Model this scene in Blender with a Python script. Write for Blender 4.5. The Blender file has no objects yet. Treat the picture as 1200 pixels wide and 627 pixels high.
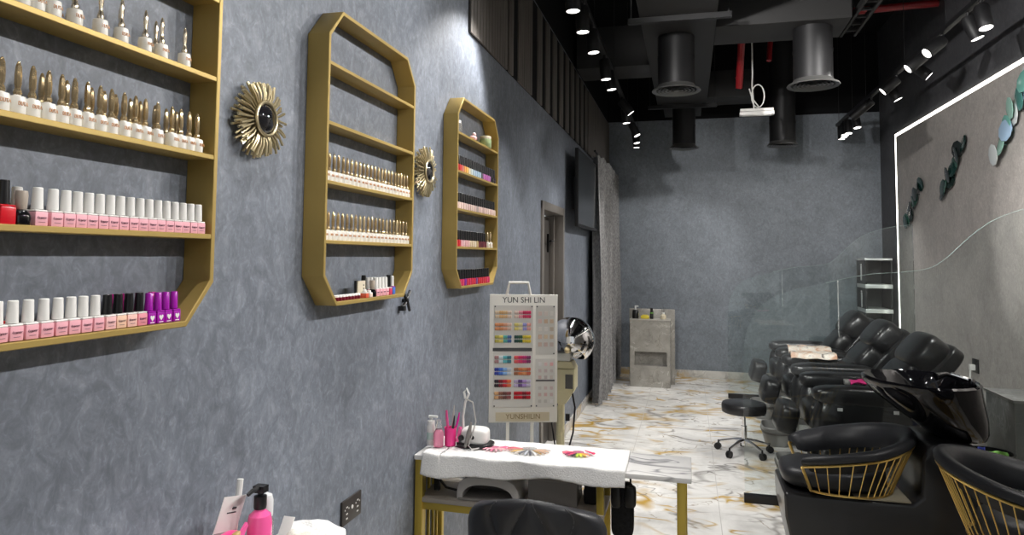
import bpy, bmesh, math, random
from mathutils import Vector, Matrix, noise
random.seed(7)
R = math.radians
PI = math.pi
COL = bpy.context.scene.collection

# ---------------------------------------------------------------- materials
def new_mat(name):
    m = bpy.data.materials.new(name); m.use_nodes = True
    nt = m.node_tree
    return m, nt, nt.nodes['Principled BSDF']

def pm(name, col, rough=.5, metal=0., spec=.5, trans=0., emit=None, es=0., coat=0., ior=1.45, alpha=1., bump=0., bscale=80., vary=0.):
    m, nt, b = new_mat(name)
    b.inputs['Base Color'].default_value = (*col, 1)
    b.inputs['Roughness'].default_value = rough
    b.inputs['Metallic'].default_value = metal
    b.inputs['Specular IOR Level'].default_value = spec
    b.inputs['Transmission Weight'].default_value = trans
    b.inputs['Coat Weight'].default_value = coat
    b.inputs['IOR'].default_value = ior
    if emit:
        b.inputs['Emission Color'].default_value = (*emit, 1)
        b.inputs['Emission Strength'].default_value = es
    if bump or vary:
        tc = nt.nodes.new('ShaderNodeTexCoord')
        n = nt.nodes.new('ShaderNodeTexNoise'); n.inputs['Scale'].default_value = bscale; n.inputs['Detail'].default_value = 4
        nt.links.new(tc.outputs['Object'], n.inputs['Vector'])
        if bump:
            bp = nt.nodes.new('ShaderNodeBump'); bp.inputs['Strength'].default_value = bump; bp.inputs['Distance'].default_value = .005
            nt.links.new(n.outputs['Fac'], bp.inputs['Height']); nt.links.new(bp.outputs['Normal'], b.inputs['Normal'])
        if vary:
            r = nt.nodes.new('ShaderNodeValToRGB')
            r.color_ramp.elements[0].position = .3; r.color_ramp.elements[1].position = .7
            r.color_ramp.elements[0].color = (*[c*(1-vary) for c in col], 1)
            r.color_ramp.elements[1].color = (*[min(1, c*(1+vary)) for c in col], 1)
            nt.links.new(n.outputs['Fac'], r.inputs['Fac']); nt.links.new(r.outputs['Color'], b.inputs['Base Color'])
    return m

def ramp(nt, stops, interp='LINEAR'):
    r = nt.nodes.new('ShaderNodeValToRGB'); cr = r.color_ramp; cr.interpolation = interp
    while len(cr.elements) < len(stops): cr.elements.new(.5)
    for e, (p, c) in zip(cr.elements, stops):
        e.position = p; e.color = (*c, 1) if not isinstance(c, (int, float)) else (c, c, c, 1)
    return r

def noise_n(nt, vec, scale, detail=5, rough=.6, dist=0.):
    n = nt.nodes.new('ShaderNodeTexNoise')
    n.inputs['Scale'].default_value = scale; n.inputs['Detail'].default_value = detail
    n.inputs['Roughness'].default_value = rough; n.inputs['Distortion'].default_value = dist
    nt.links.new(vec, n.inputs['Vector']); return n

def mapped(nt, scale=(1, 1, 1), rot=(0, 0, 0), coord='Object'):
    tc = nt.nodes.new('ShaderNodeTexCoord'); mp = nt.nodes.new('ShaderNodeMapping')
    mp.inputs['Scale'].default_value = scale; mp.inputs['Rotation'].default_value = rot
    nt.links.new(tc.outputs[coord], mp.inputs['Vector']); return mp.outputs['Vector']

def mix(nt, fac, a, b, mode='MIX'):
    m = nt.nodes.new('ShaderNodeMix'); m.data_type = 'RGBA'; m.blend_type = mode
    if isinstance(fac, (int, float)): m.inputs[0].default_value = fac
    else: nt.links.new(fac, m.inputs[0])
    for v, i in ((a, 6), (b, 7)):
        if isinstance(v, tuple): m.inputs[i].default_value = (*v, 1)
        else: nt.links.new(v, m.inputs[i])
    return m.outputs[2]

def plaster(name, dark, mid, light, rough=.55, sc=(2.2, 6, 2.2), bump=.25):
    """brushed venetian plaster: short, mostly upright trowel strokes over soft clouds"""
    m, nt, b = new_mat(name)
    v1 = mapped(nt, (4.2, 4.2, 3.1), (R(28), R(24), 0))
    n1 = noise_n(nt, v1, 5.0, 5, .66, 1.3)
    v2 = mapped(nt, (1, 1, 1))
    n2 = noise_n(nt, v2, 2.6, 5, .62, .9)
    v3 = mapped(nt, (8, 8, 5.5), (R(-35), R(25), 0))
    n3 = noise_n(nt, v3, 8, 5, .6, 1.5)
    r1 = ramp(nt, [(.34, dark), (.5, mid), (.68, light)])
    nt.links.new(n1.outputs['Fac'], r1.inputs['Fac'])
    r2 = ramp(nt, [(.3, (.86, .86, .86)), (.7, (1.14, 1.14, 1.14))])
    nt.links.new(n2.outputs['Fac'], r2.inputs['Fac'])
    r3 = ramp(nt, [(.40, (.90, .90, .90)), (.56, (1.0, 1.0, 1.0)), (.66, (1.20, 1.20, 1.20))])
    nt.links.new(n3.outputs['Fac'], r3.inputs['Fac'])
    c = mix(nt, 1., r1.outputs['Color'], r2.outputs['Color'], 'MULTIPLY')
    c = mix(nt, 1., c, r3.outputs['Color'], 'MULTIPLY')
    nt.links.new(c, b.inputs['Base Color'])
    b.inputs['Roughness'].default_value = rough
    bp = nt.nodes.new('ShaderNodeBump'); bp.inputs['Strength'].default_value = bump; bp.inputs['Distance'].default_value = .004
    nt.links.new(n1.outputs['Fac'], bp.inputs['Height']); nt.links.new(bp.outputs['Normal'], b.inputs['Normal'])
    return m

def marble(name, base, cloud, veins, rough=.15, scale=1., seam=None, vd=5):
    """veins: list of (colour, noise scale, width, amount)"""
    m, nt, b = new_mat(name)
    v = mapped(nt, (scale, scale, scale))
    n = noise_n(nt, v, 2.2, 6, .6, .8)
    r = ramp(nt, [(.3, cloud), (.62, base)])
    nt.links.new(n.outputs['Fac'], r.inputs['Fac'])
    c = r.outputs['Color']
    for i, (vc, vs, w, amt) in enumerate(veins):
        vv = mapped(nt, (scale*1., scale*1.9, scale), (0, 0, R(35 + 28*i)))
        nn = noise_n(nt, vv, vs, vd, .55, 1.4 if vd > 4 else .9)
        rr = ramp(nt, [(.5-w*2.2, 0.), (.5-w*.25, 1.), (.5+w*.25, 1.), (.5+w*2.2, 0.)])
        nt.links.new(nn.outputs['Fac'], rr.inputs['Fac'])
        gate = noise_n(nt, v, vs*.75 + i*.37, 3, .5)
        gr = ramp(nt, [(.46, 0.), (.60, amt)])
        nt.links.new(gate.outputs['Fac'], gr.inputs['Fac'])
        f = mix(nt, 1., rr.outputs['Color'], gr.outputs['Color'], 'MULTIPLY')
        c = mix(nt, f, c, vc)
    if seam:
        br = nt.nodes.new('ShaderNodeTexBrick')
        br.offset = 0.; br.inputs['Scale'].default_value = 1.
        br.inputs['Brick Width'].default_value = seam[0]; br.inputs['Row Height'].default_value = seam[1]
        br.inputs['Mortar Size'].default_value = seam[2]; br.inputs['Mortar Smooth'].default_value = 0.
        nt.links.new(mapped(nt, (1, 1, 1)), br.inputs['Vector'])
        c = mix(nt, br.outputs['Fac'], c, seam[3])
    nt.links.new(c, b.inputs['Base Color'])
    b.inputs['Roughness'].default_value = rough
    return m

def wood(name, a, c, rough=.55):
    m, nt, b = new_mat(name)
    v = mapped(nt, (30, 30, 1.2))
    n = noise_n(nt, v, 3, 6, .6, .4)
    r = ramp(nt, [(.3, a), (.7, c)]); nt.links.new(n.outputs['Fac'], r.inputs['Fac'])
    nt.links.new(r.outputs['Color'], b.inputs['Base Color']); b.inputs['Roughness'].default_value = rough
    return m

def fabric(name, a, c, sc=260, bump=.6, rough=.95, stretch=(1, 1, 1)):
    m, nt, b = new_mat(name)
    v = mapped(nt, stretch)
    n = noise_n(nt, v, sc, 3, .7)
    r = ramp(nt, [(.35, a), (.65, c)]); nt.links.new(n.outputs['Fac'], r.inputs['Fac'])
    nt.links.new(r.outputs['Color'], b.inputs['Base Color']); b.inputs['Roughness'].default_value = rough
    b.inputs['Specular IOR Level'].default_value = .15
    bp = nt.nodes.new('ShaderNodeBump'); bp.inputs['Strength'].default_value = bump; bp.inputs['Distance'].default_value = .004
    nt.links.new(n.outputs['Fac'], bp.inputs['Height']); nt.links.new(bp.outputs['Normal'], b.inputs['Normal'])
    return m

def clear_glass(name, tint=(.9, .97, .95), refl=1.):
    m = bpy.data.materials.new(name); m.use_nodes = True
    nt = m.node_tree; nt.nodes.clear()
    o = nt.nodes.new('ShaderNodeOutputMaterial'); t = nt.nodes.new('ShaderNodeBsdfTransparent'); g = nt.nodes.new('ShaderNodeBsdfGlossy')
    f = nt.nodes.new('ShaderNodeFresnel'); f.inputs['IOR'].default_value = 1.5
    mx = nt.nodes.new('ShaderNodeMixShader')
    t.inputs['Color'].default_value = (*tint, 1); g.inputs['Roughness'].default_value = .01
    g.inputs['Color'].default_value = (refl, refl, refl, 1)
    nt.links.new(f.outputs[0], mx.inputs[0]); nt.links.new(t.outputs[0], mx.inputs[1]); nt.links.new(g.outputs[0], mx.inputs[2])
    nt.links.new(mx.outputs[0], o.inputs['Surface'])
    return m

M = {}
M['wall'] = plaster('grey_blue_plaster', (.136, .153, .184), (.171, .192, .229), (.230, .254, .298), bump=.07)
M['wall_back'] = plaster('back_plaster', (.150, .170, .196), (.180, .203, .232), (.212, .237, .270), bump=.05)
M['charcoal'] = plaster('charcoal_paint', (.055, .056, .061), (.072, .073, .079), (.092, .093, .10), rough=.55, bump=.08)
M['panel'] = plaster('greige_plaster', (.33, .305, .285), (.38, .355, .332), (.43, .402, .378), rough=.5, bump=.08)
M['black_paint'] = pm('black_ceiling_paint', (.006, .006, .007), .8, spec=.2)
M['duct'] = pm('painted_duct', (.018, .0177, .0177), .6, bump=.1, bscale=6)
M['duct2'] = pm('painted_round_duct', (.016, .016, .017), .45, metal=.2)
M['floor'] = marble('floor_marble', (.85, .835, .80), (.60, .588, .56),
    [((.30, .285, .265), .75, .014, .9), ((.50, .315, .06), .62, .020, 1.), ((.20, .19, .175), 1.15, .008, .9), ((.52, .34, .08), .95, .013, 1.), ((.30, .25, .18), 1.6, .007, .9)],
    rough=.12, scale=1.5, seam=(.6, 1.2, .0022, (.56, .54, .51)), vd=2.6)
M['skirt'] = marble('skirting_marble', (.62, .60, .56), (.42, .41, .39), [((.5, .33, .1), 1.6, .03, .8), ((.3, .29, .28), 2.6, .02, .7)], rough=.2, scale=2.)
M['tabletop'] = marble('white_marble_top', (.80, .79, .77), (.72, .71, .70), [((.24, .24, .25), .9, .010, 1.), ((.34, .34, .35), 1.25, .008, 1.)], rough=.22, scale=2.6, vd=2.2)
M['stone'] = marble('taupe_marble', (.33, .315, .28), (.22, .21, .19), [((.50, .48, .43), 2.3, .012, .8), ((.14, .12, .10), 3.1, .012, .6)], rough=.25, scale=2.2)
M['greystone'] = marble('grey_marble', (.33, .33, .322), (.24, .242, .236), [((.50, .50, .49), 2., .012, .7)], rough=.22, scale=2.)
M['gold'] = pm('satin_gold_paint', (.40, .285, .088), .45, metal=.35, spec=.4, vary=.06, bscale=6)
M['gold_leg'] = pm('gold_metal', (.52, .38, .07), .35, metal=.6)
M['wire'] = pm('gold_wire', (.72, .50, .16), .28, metal=.9)
M['brass'] = pm('antique_brass', (.62, .53, .33), .3, metal=.85)
M['chrome'] = pm('chrome', (.78, .78, .79), .06, metal=1.)
M['mirror'] = pm('convex_mirror_glass', (.012, .012, .014), .03, metal=0., spec=.8, coat=.6)
M['black'] = pm('black_plastic', (.008, .008, .009), .35)
M['black_matte'] = pm('black_metal', (.010, .010, .011), .5)
M['black_gloss'] = pm('black_ceramic', (.004, .004, .005), .06, spec=.5, coat=.2)
M['leather'] = pm('black_leather', (.013, .013, .014), .30, spec=.6, bump=.12, bscale=60)
M['leather_grey'] = pm('charcoal_leather', (.020, .021, .024), .42, spec=.45, bump=.12, bscale=260)
M['white'] = pm('white_plastic', (.80, .79, .76), .35)
M['cream'] = pm('cream_plastic', (.72, .66, .42), .4)
M['cream_pale'] = pm('ivory_card', (.84, .82, .76), .6)
M['silver'] = pm('brushed_edge', (.75, .75, .74), .3, metal=.3)
M['screen'] = pm('tv_screen', (.012, .014, .017), .12)
M['door'] = wood('door_dark', (.05, .045, .04), (.075, .068, .06))
M['doorframe'] = pm('taupe_door_frame', (.15, .135, .12), .4)
M['slat'] = wood('smoked_oak_slat', (.060, .053, .047), (.15, .133, .118), .6)
M['curtain'] = fabric('grey_curtain_weave', (.13, .13, .133), (.30, .295, .29), 120, .3, stretch=(1, 1, .3))
M['towel'] = fabric('white_terry', (.74, .735, .72), (.87, .865, .85), 190, .6)
M['red_pipe'] = pm('red_sprinkler_pipe', (.25, .012, .016), .35)
M['lens'] = pm('lamp_lens', (1, 1, 1), .3, emit=(1., .97, .92), es=4.5)
M['led'] = pm('led_strip_light', (1, 1, 1), .4, emit=(1., .96, .86), es=5.)
M['glass'] = clear_glass('partition_glass', (.955, .978, .972))
M['glass_edge'] = pm('polished_glass_edge', (.30, .38, .36), .15)
M['bottle_glass'] = pm('clear_bottle', (.95, .96, .96), .08, trans=.85, ior=1.3)
M['amber'] = pm('smoked_gold_cap', (.62, .48, .28), .16, metal=.75)
M['goldcap'] = pm('champagne_gold_cap', (.86, .74, .56), .16, metal=.85)
M['bottle_white'] = pm('glossy_white_bottle', (.86, .84, .78), .25, coat=.3)
M['label_brown'] = pm('copper_print', (.55, .26, .10), .4)
M['cap_white'] = pm('white_cap', (.80, .79, .76), .3)
M['cap_black'] = pm('black_cap', (.010, .010, .011), .3)
M['pinklab'] = pm('pink_label', (.80, .40, .46), .45)
M['ink'] = pm('grey_plum_ink', (.16, .06, .09), .5)
M['inkdark'] = pm('dark_print', (.05, .05, .055), .5)
M['pink'] = pm('hot_pink', (.85, .05, .27), .3)
M['pinkliq'] = pm('pink_lotion', (.90, .12, .36), .18, coat=.5)
M['pinkclear'] = pm('pink_translucent', (.92, .35, .50), .12, trans=.5)
M['purple'] = pm('magenta_purple', (.34, .01, .36), .25)
M['magenta'] = pm('magenta_pink', (.72, .02, .34), .25)
M['red'] = pm('red_lacquer', (.55, .01, .02), .2)
M['grey_dk'] = pm('grey_plastic', (.11, .105, .10), .5)
M['grey_md'] = pm('taupe_plastic', (.22, .205, .19), .5)
M['grey_lt'] = pm('light_grey_plastic', (.45, .43, .41), .45)
M['shelfgrey'] = pm('taupe_laminate', (.30, .27, .235), .45)
M['yellow'] = pm('yellow_card', (.65, .52, .04), .5)
M['green'] = pm('green_cloth', (.25, .55, .12), .8)
M['blue'] = pm('blue_cloth', (.03, .05, .30), .8)
M['print_cloth'] = None

def patterned_cloth():
    m, nt, b = new_mat('pale_printed_cloth')
    v = mapped(nt, (1, 1, 1)); n = noise_n(nt, v, 11, 3, .5, 1.)
    r = ramp(nt, [(.38, (.62, .36, .24)), (.46, (.78, .62, .50)), (.6, (.85, .80, .72)), (.68, (.20, .16, .14))])
    nt.links.new(n.outputs['Fac'], r.inputs['Fac']); nt.links.new(r.outputs['Color'], b.inputs['Base Color'])
    b.inputs['Roughness'].default_value = .9
    return m
M['print_cloth'] = patterned_cloth()

_cm = {}
def cm(r, g, b, rough=.3, coat=.2):
    k = (round(r, 2), round(g, 2), round(b, 2), rough)
    if k not in _cm: _cm[k] = pm('lacquer', (r, g, b), rough, coat=coat)
    return _cm[k]

# ---------------------------------------------------------------- mesh builder
class MB:
    def __init__(s): s.v = []; s.f = []; s.mi = []; s.cur = 0
    def add(s, vs, fs):
        b = len(s.v); s.v += [tuple(v) for v in vs]
        for f in fs: s.f.append(tuple(b+i for i in f)); s.mi.append(s.cur)
        return s
    def box(s, x0, x1, y0, y1, z0, z1, mat=None):
        vs = [(x, y, z) for x in (x0, x1) for y in (y0, y1) for z in (z0, z1)]
        if mat is not None: vs = [mat @ Vector(v) for v in vs]
        return s.add(vs, [(0, 1, 3, 2), (4, 6, 7, 5), (0, 4, 5, 1), (2, 3, 7, 6), (0, 2, 6, 4), (1, 5, 7, 3)])
    def lathe(s, prof, n=20, c=(0, 0, 0), axis=None, caps=True, sx=1., sy=1.):
        """prof: [(r, z)]"""
        rot = Vector((0, 0, 1)).rotation_difference(Vector(axis)).to_matrix() if axis is not None else None
        vs = []
        for r, z in prof:
            for i in range(n):
                a = 2*PI*i/n; p = Vector((r*math.cos(a)*sx, r*math.sin(a)*sy, z))
                if rot: p = rot @ p
                vs.append(p + Vector(c))
        fs = []
        for k in range(len(prof)-1):
            for i in range(n):
                j = (i+1) % n; fs.append((k*n+i, k*n+j, (k+1)*n+j, (k+1)*n+i))
        if caps:
            fs.append(tuple(range(n-1, -1, -1))); fs.append(tuple((len(prof)-1)*n+i for i in range(n)))
        return s.add(vs, fs)
    def cyl(s, p0, p1, r0, r1=None, n=14):
        p0, p1 = Vector(p0), Vector(p1); r1 = r0 if r1 is None else r1
        d = p1-p0
        return s.lathe([(r0, 0), (r1, d.length)], n, p0, d.normalized())
    def tube(s, pts, r, n=8, closed=False, flat=1.):
        pts = [Vector(p) for p in pts]; m = len(pts); vs = []; up = None
        for i, p in enumerate(pts):
            a = pts[(i-1) % m] if (closed or i) else p; b = pts[(i+1) % m] if (closed or i < m-1) else p
            t = (b-a).normalized()
            if up is None:
                up = Vector((0, 0, 1)) if abs(t.z) < .9 else Vector((1, 0, 0))
            x = t.cross(up).normalized(); up2 = x.cross(t).normalized(); up = up2
            rr = r[i] if isinstance(r, (list, tuple)) else r
            for k in range(n):
                an = 2*PI*k/n; vs.append(p + x*math.cos(an)*rr + up2*math.sin(an)*rr*flat)
        fs = []
        for i in range(m if closed else m-1):
            j = (i+1) % m
            for k in range(n):
                l = (k+1) % n; fs.append((i*n+k, i*n+l, j*n+l, j*n+k))
        if not closed:
            fs.append(tuple(range(n-1, -1, -1))); fs.append(tuple((m-1)*n+k for k in range(n)))
        return s.add(vs, fs)
    def pillow(s, c, h, e1=.5, e2=.5, mat=None, nu=24, nv=14):
        """superellipsoid cushion: centre, half sizes, roundness"""
        sp = lambda v, e: math.copysign(abs(v)**e, v)
        vs = []; fs = []
        for j in range(nv+1):
            ph = -PI/2 + PI*j/nv
            for i in range(nu):
                th = 2*PI*i/nu
                p = Vector((h[0]*sp(math.cos(ph), e1)*sp(math.cos(th), e2), h[1]*sp(math.cos(ph), e1)*sp(math.sin(th), e2), h[2]*sp(math.sin(ph), e1)))
                if mat is not None: p = mat @ p
                vs.append(p + Vector(c))
        for j in range(nv):
            for i in range(nu):
                k = (i+1) % nu; fs.append((j*nu+i, j*nu+k, (j+1)*nu+k, (j+1)*nu+i))
        return s.add(vs, fs)
    def prism(s, poly, a0, a1, axis='y'):
        """poly of 2-D points extruded along an axis: y -> (x,z), x -> (y,z), z -> (x,y)"""
        P = {'y': lambda p, a: (p[0], a, p[1]), 'x': lambda p, a: (a, p[0], p[1]), 'z': lambda p, a: (p[0], p[1], a)}[axis]
        n = len(poly)
        vs = [P(p, a0) for p in poly] + [P(p, a1) for p in poly]
        fs = [tuple(range(n)), tuple(range(2*n-1, n-1, -1))] + [(i, n+i, n+(i+1) % n, (i+1) % n) for i in range(n)]
        return s.add(vs, fs)
    def loft(s, rings, cap0=True, cap1=True):
        n = len(rings[0]); vs = [p for r in rings for p in r]; fs = []
        for k in range(len(rings)-1):
            for i in range(n):
                j = (i+1) % n; fs.append((k*n+i, k*n+j, (k+1)*n+j, (k+1)*n+i))
        if cap0: fs.append(tuple(range(n-1, -1, -1)))
        if cap1: fs.append(tuple((len(rings)-1)*n+i for i in range(n)))
        return s.add(vs, fs)
    def grid(s, P, nu, nv, th=None):
        """sheet P(u,v) with optional thickness (offset vector)"""
        vs = [Vector(P(i/nu, j/nv)) for j in range(nv+1) for i in range(nu+1)]
        w = nu+1; fs = [(j*w+i, j*w+i+1, (j+1)*w+i+1, (j+1)*w+i) for j in range(nv) for i in range(nu)]
        if th is None: return s.add(vs, fs)
        t = Vector(th); m = len(vs)
        f2 = [tuple(m+i for i in reversed(f)) for f in fs]
        edge = []
        bd = [i for i in range(w)] + [j*w+nu for j in range(1, nv+1)] + [nv*w+i for i in range(nu-1, -1, -1)] + [j*w for j in range(nv-1, 0, -1)]
        for a, b in zip(bd, bd[1:]+bd[:1]): edge.append((b, a, m+a, m+b))
        return s.add(vs + [v+t for v in vs], fs + f2 + edge)
    def mesh(s, name, mats, bevel=0., seg=2, angle=35, smooth=True, off=None):
        me = bpy.data.meshes.new(name)
        o = Vector(off) if off is not None else Vector((0, 0, 0))
        me.from_pydata([Vector(v)-o for v in s.v], [], s.f); me.update()
        me.polygons.foreach_set('material_index', s.mi)
        for m in mats: me.materials.append(m)
        bm = bmesh.new(); bm.from_mesh(me)
        bmesh.ops.recalc_face_normals(bm, faces=bm.faces)
        if bevel:
            es = [e for e in bm.edges if len(e.link_faces) == 2 and e.calc_face_angle(0) > R(28)]
            bmesh.ops.bevel(bm, geom=es, offset=bevel, segments=seg, profile=.6, affect='EDGES', clamp_overlap=True)
        bm.to_mesh(me); bm.free()
        if smooth:
            me.shade_smooth(); me.set_sharp_from_angle(angle=R(angle))
        return me

def root_loc(o):
    v = Vector((0, 0, 0))
    while o is not None: v += Vector(o.location); o = o.parent
    return v

def link(name, me, parent=None):
    o = bpy.data.objects.new(name, me); COL.objects.link(o)
    if parent is not None: o.parent = parent
    return o

def ob(name, mb, mats, parent=None, world=False, **kw):
    """one mesh object; with world=True the builder's points are world coordinates"""
    if not isinstance(mats, (list, tuple)): mats = [mats]
    off = root_loc(parent) if (world and parent is not None) else None
    return link(name, mb.mesh(name, mats, off=off, **kw), parent)

def tag(o, label, cat, group=None, kind=None):
    o['label'] = label; o['category'] = cat
    if group: o['group'] = group
    if kind: o['kind'] = kind
    return o

def thing(name, label, cat, loc=(0, 0, 0), rz=0., group=None):
    o = bpy.data.objects.new(name, None); COL.objects.link(o)
    o.empty_display_size = .05
    o.location = loc; o.rotation_euler = (0, 0, rz)
    return tag(o, label, cat, group)

def solo(name, mb, mats, label, cat, group=None, **kw):
    """a thing that is one mesh: origin at the middle of its base"""
    xs, ys, zs = zip(*[tuple(v) for v in mb.v])
    c = Vector(((min(xs)+max(xs))/2, (min(ys)+max(ys))/2, min(zs)))
    if not isinstance(mats, (list, tuple)): mats = [mats]
    o = link(name, mb.mesh(name, mats, off=c, **kw)); o.location = c
    return tag(o, label, cat, group)

def struct(name, mb, mats, **kw):
    o = ob(name, mb, mats, **kw); o['kind'] = 'structure'; return o

def dup(root, loc, rz=0., label=None, group=None, rot=None):
    r = root.copy(); COL.objects.link(r); r.location = loc
    r.rotation_euler = rot if rot is not None else (0, 0, rz)
    if label: r['label'] = label
    if group: r['group'] = group
    for ch in list(root.children):
        c = ch.copy(); COL.objects.link(c); c.parent = r
        for g in list(ch.children):
            d = g.copy(); COL.objects.link(d); d.parent = c
    return r

ORD = ('first second third fourth fifth sixth seventh eighth ninth tenth eleventh twelfth thirteenth fourteenth fifteenth '
       'sixteenth seventeenth eighteenth nineteenth twentieth twenty-first twenty-second twenty-third twenty-fourth '
       'twenty-fifth twenty-sixth twenty-seventh twenty-eighth twenty-ninth thirtieth').split()

def text_mesh(body, size, depth=.0004):
    """flat lettering as a mesh lying in local x (reading direction) / y (up); centred"""
    cu = bpy.data.curves.new('lettering', 'FONT'); cu.body = body; cu.size = size
    cu.align_x = 'CENTER'; cu.align_y = 'CENTER'; cu.extrude = depth; cu.resolution_u = 3
    t = bpy.data.objects.new('lettering', cu); COL.objects.link(t)
    dg = bpy.context.evaluated_depsgraph_get(); dg.update()
    me = bpy.data.meshes.new_from_object(t.evaluated_get(dg), depsgraph=dg)
    bpy.data.objects.remove(t); bpy.data.curves.remove(cu)
    return me

def lettering(name, body, size, mat, parent, loc, right, up, sx=1.):
    """parent-local placement, reading along 'right', upwards along 'up'"""
    me = text_mesh(body, size)
    r, u = Vector(right).normalized(), Vector(up).normalized(); n = r.cross(u)
    mt = Matrix((r, u, n)).transposed().to_4x4(); mt.translation = Vector(loc)
    me.transform(Matrix.Translation(loc) @ Matrix((r, u, n)).transposed().to_4x4() @ Matrix.Diagonal((sx, 1, 1, 1)))
    me.name = name; me.materials.clear(); me.materials.append(mat)
    return link(name, me, parent)

# ================================================================ the room
XW, YB, YF, ZC = 3.29, 9.08, -3.2, 4.3        # width, back wall, front end, ceiling
DY0, DY1, DZ = 4.86, 5.66, 1.87               # doorway in the left wall

b = MB(); b.box(-.2, XW+.2, YF, YB+.2, -.1, 0)
struct('floor', b, M['floor'])
b = MB(); b.box(-.2, XW+.2, YF, YB+.2, ZC, ZC+.1)
struct('ceiling', b, M['black_paint'])
b = MB()
b.box(-.14, 0, YF, DY0, 0, 3.3); b.box(-.14, 0, DY1, YB+.1, 0, 3.3); b.box(-.14, 0, DY0, DY1, DZ, 3.3)
b.cur = 1; b.box(-.14, 0, YF, YB+.1, 3.3, ZC)
struct('wall_left', b, [M['wall'], M['black_paint']], smooth=False)
b = MB(); b.box(0, XW, YB, YB+.1, 0, 3.31)
b.cur = 1; b.box(0, XW, YB, YB+.1, 3.31, ZC)
struct('wall_back', b, [M['wall_back'], M['black_paint']], smooth=False)
b = MB(); b.box(XW, XW+.1, YF, YB+.1, 0, ZC)
struct('wall_right', b, M['charcoal'], smooth=False)
# the pale feature panel on the right wall
PY0, PY1, PZ = -2.4, 8.36, 2.88
b = MB(); b.box(XW-.018, XW, PY0, PY1, .0, PZ)
struct('trim_1', b, M['panel'], smooth=False)
# skirtings
b = MB(); b.box(0, .012, DY1+.06, YB, 0, .085); b.box(0, .012, YF, DY0-.06, 0, .085)
struct('baseboard_left', b, M['skirt'], bevel=.002)
b = MB(); b.box(.012, XW, YB-.012, YB, 0, .09)
struct('baseboard_back', b, M['skirt'], bevel=.002)

# door 1: taupe frame, door leaf standing half open inside a dark lobby
d = bpy.data.objects.new('door_1', None); COL.objects.link(d); d.location = (0, (DY0+DY1)/2, 0); d['kind'] = 'structure'
b = MB()
for y0, y1 in ((DY0-.055, DY0+.012), (DY1-.012, DY1+.055)): b.box(-.14, .014, y0, y1, 0, DZ+.05)
b.box(-.14, .0139, DY0-.055, DY1+.055, DZ-.012, DZ+.0501)
b.box(-.10, -.06, DY0+.01, DY0+.05, 0, DZ-.01); b.box(-.10, -.06, DY1-.05, DY1-.01, 0, DZ-.01)
ob('door_frame', b, M['doorframe'], d, world=True, bevel=.004)
b = MB(); b.box(-.135, -.10, DY0+.05, DY1-.05, .01, DZ-.03); b.box(-.10, -.094, DY1-.30, DY1-.29, .01, DZ-.03)
leaf = ob('door_leaf', b, M['door'], d, world=True, bevel=.003)
b = MB(); b.box(-.10, -.085, DY1-.14, DY1-.10, 1.55, 1.70); b.cyl((-.085, DY1-.12, 1.64), (-.05, DY1-.12, 1.64), .008)
b.cyl((-.05, DY1-.12, 1.64), (-.05, DY1-.22, 1.64), .008)
ob('door_handle', b, M['black'], leaf, world=True)

# vertical slat band above the plaster
ws = thing('slat_panel', 'dark smoked oak slat band high on the plaster wall under the ceiling', 'wall panel', (0, 6, 2.6))
b = MB(); b.box(.001, .004, 3.1, YB-.01, 2.6, 3.28); ob('backing', b, M['black_paint'], ws, world=True)
slats = [(3.1, 3.79), (3.83, 3.93), (4.06, 4.44)]
y = 4.62
while y < 7.0: slats.append((y, y+.145)); y += .285
slats += [(7.13, 7.62), (7.64, 8.2), (8.22, YB-.02)]
for y0, y1 in slats:
    b = MB(); b.box(.004, .014, y0, y1, 2.6, 3.27)
    n = max(1, int((y1-y0)/.05))
    for k in range(1, n): b.box(.0135, .0160, y0+k*(y1-y0)/n-.012, y0+k*(y1-y0)/n+.012, 2.6, 3.27)
    ob('slat', b, M['slat'], ws, world=True, bevel=.002)

# LED line round the pale panel
ls = thing('led_strip', 'glowing warm white LED line edging the pale feature panel', 'light strip', (XW, 3, 1.5))
b = MB(); b.box(XW-.020, XW-.004, PY0, PY1+.035, PZ, PZ+.03); ob('top_run', b, M['led'], ls, world=True)
b = MB(); b.box(XW-.020, XW-.004, PY1, PY1+.035, .02, PZ); ob('upright_run', b, M['led'], ls, world=True)
b = MB(); b.box(XW-.020, XW-.004, PY0-.035, PY0, .02, PZ+.03); ob('upright_run', b, M['led'], ls, world=True)

# ================================================================ ceiling services
b = MB(); b.box(.70, 1.235, 1.5, 7.75, 3.225, 3.75)
b.box(.745, 1.19, 7.75, 8.85, 3.30, 3.7)
du = thing('air_duct', 'long dark rectangular air duct running towards the back wall', 'duct', (.95, 5, 3.225))
ob('duct_body', b, M['duct'], du, world=True, bevel=.006)
b = MB(); b.box(.62, 1.33, 4.86, 4.90, 3.185, 3.225); b.cyl((.64, 4.88, 3.19), (.64, 4.88, ZC), .006, n=6); b.cyl((1.31, 4.88, 3.19), (1.31, 4.88, ZC), .006, n=6)
ob('hanger_bar', b, M['duct2'], du, world=True)
b = MB(); b.box(.60, 1.34, 7.7, 7.74, 3.17, 3.21); b.cyl((.62, 7.72, 3.18), (.62, 7.72, ZC), .006, n=6); b.cyl((1.32, 7.72, 3.18), (1.32, 7.72, ZC), .006, n=6)
ob('hanger_bar', b, M['duct2'], du, world=True)
b = MB(); b.box(1.237, 2.17, 5.22, 5.68, 3.235, 3.75)
solo('air_duct', b, M['duct'], 'dark cross duct branching off above the brighter round diffuser', 'duct', bevel=.006)
b = MB(); b.box(.04, .698, 6.15, 6.6, 3.24, 3.62)
solo('air_duct', b, M['duct'], 'dark cross duct passing over the spotlights along the slat band', 'duct', bevel=.006)
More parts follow.
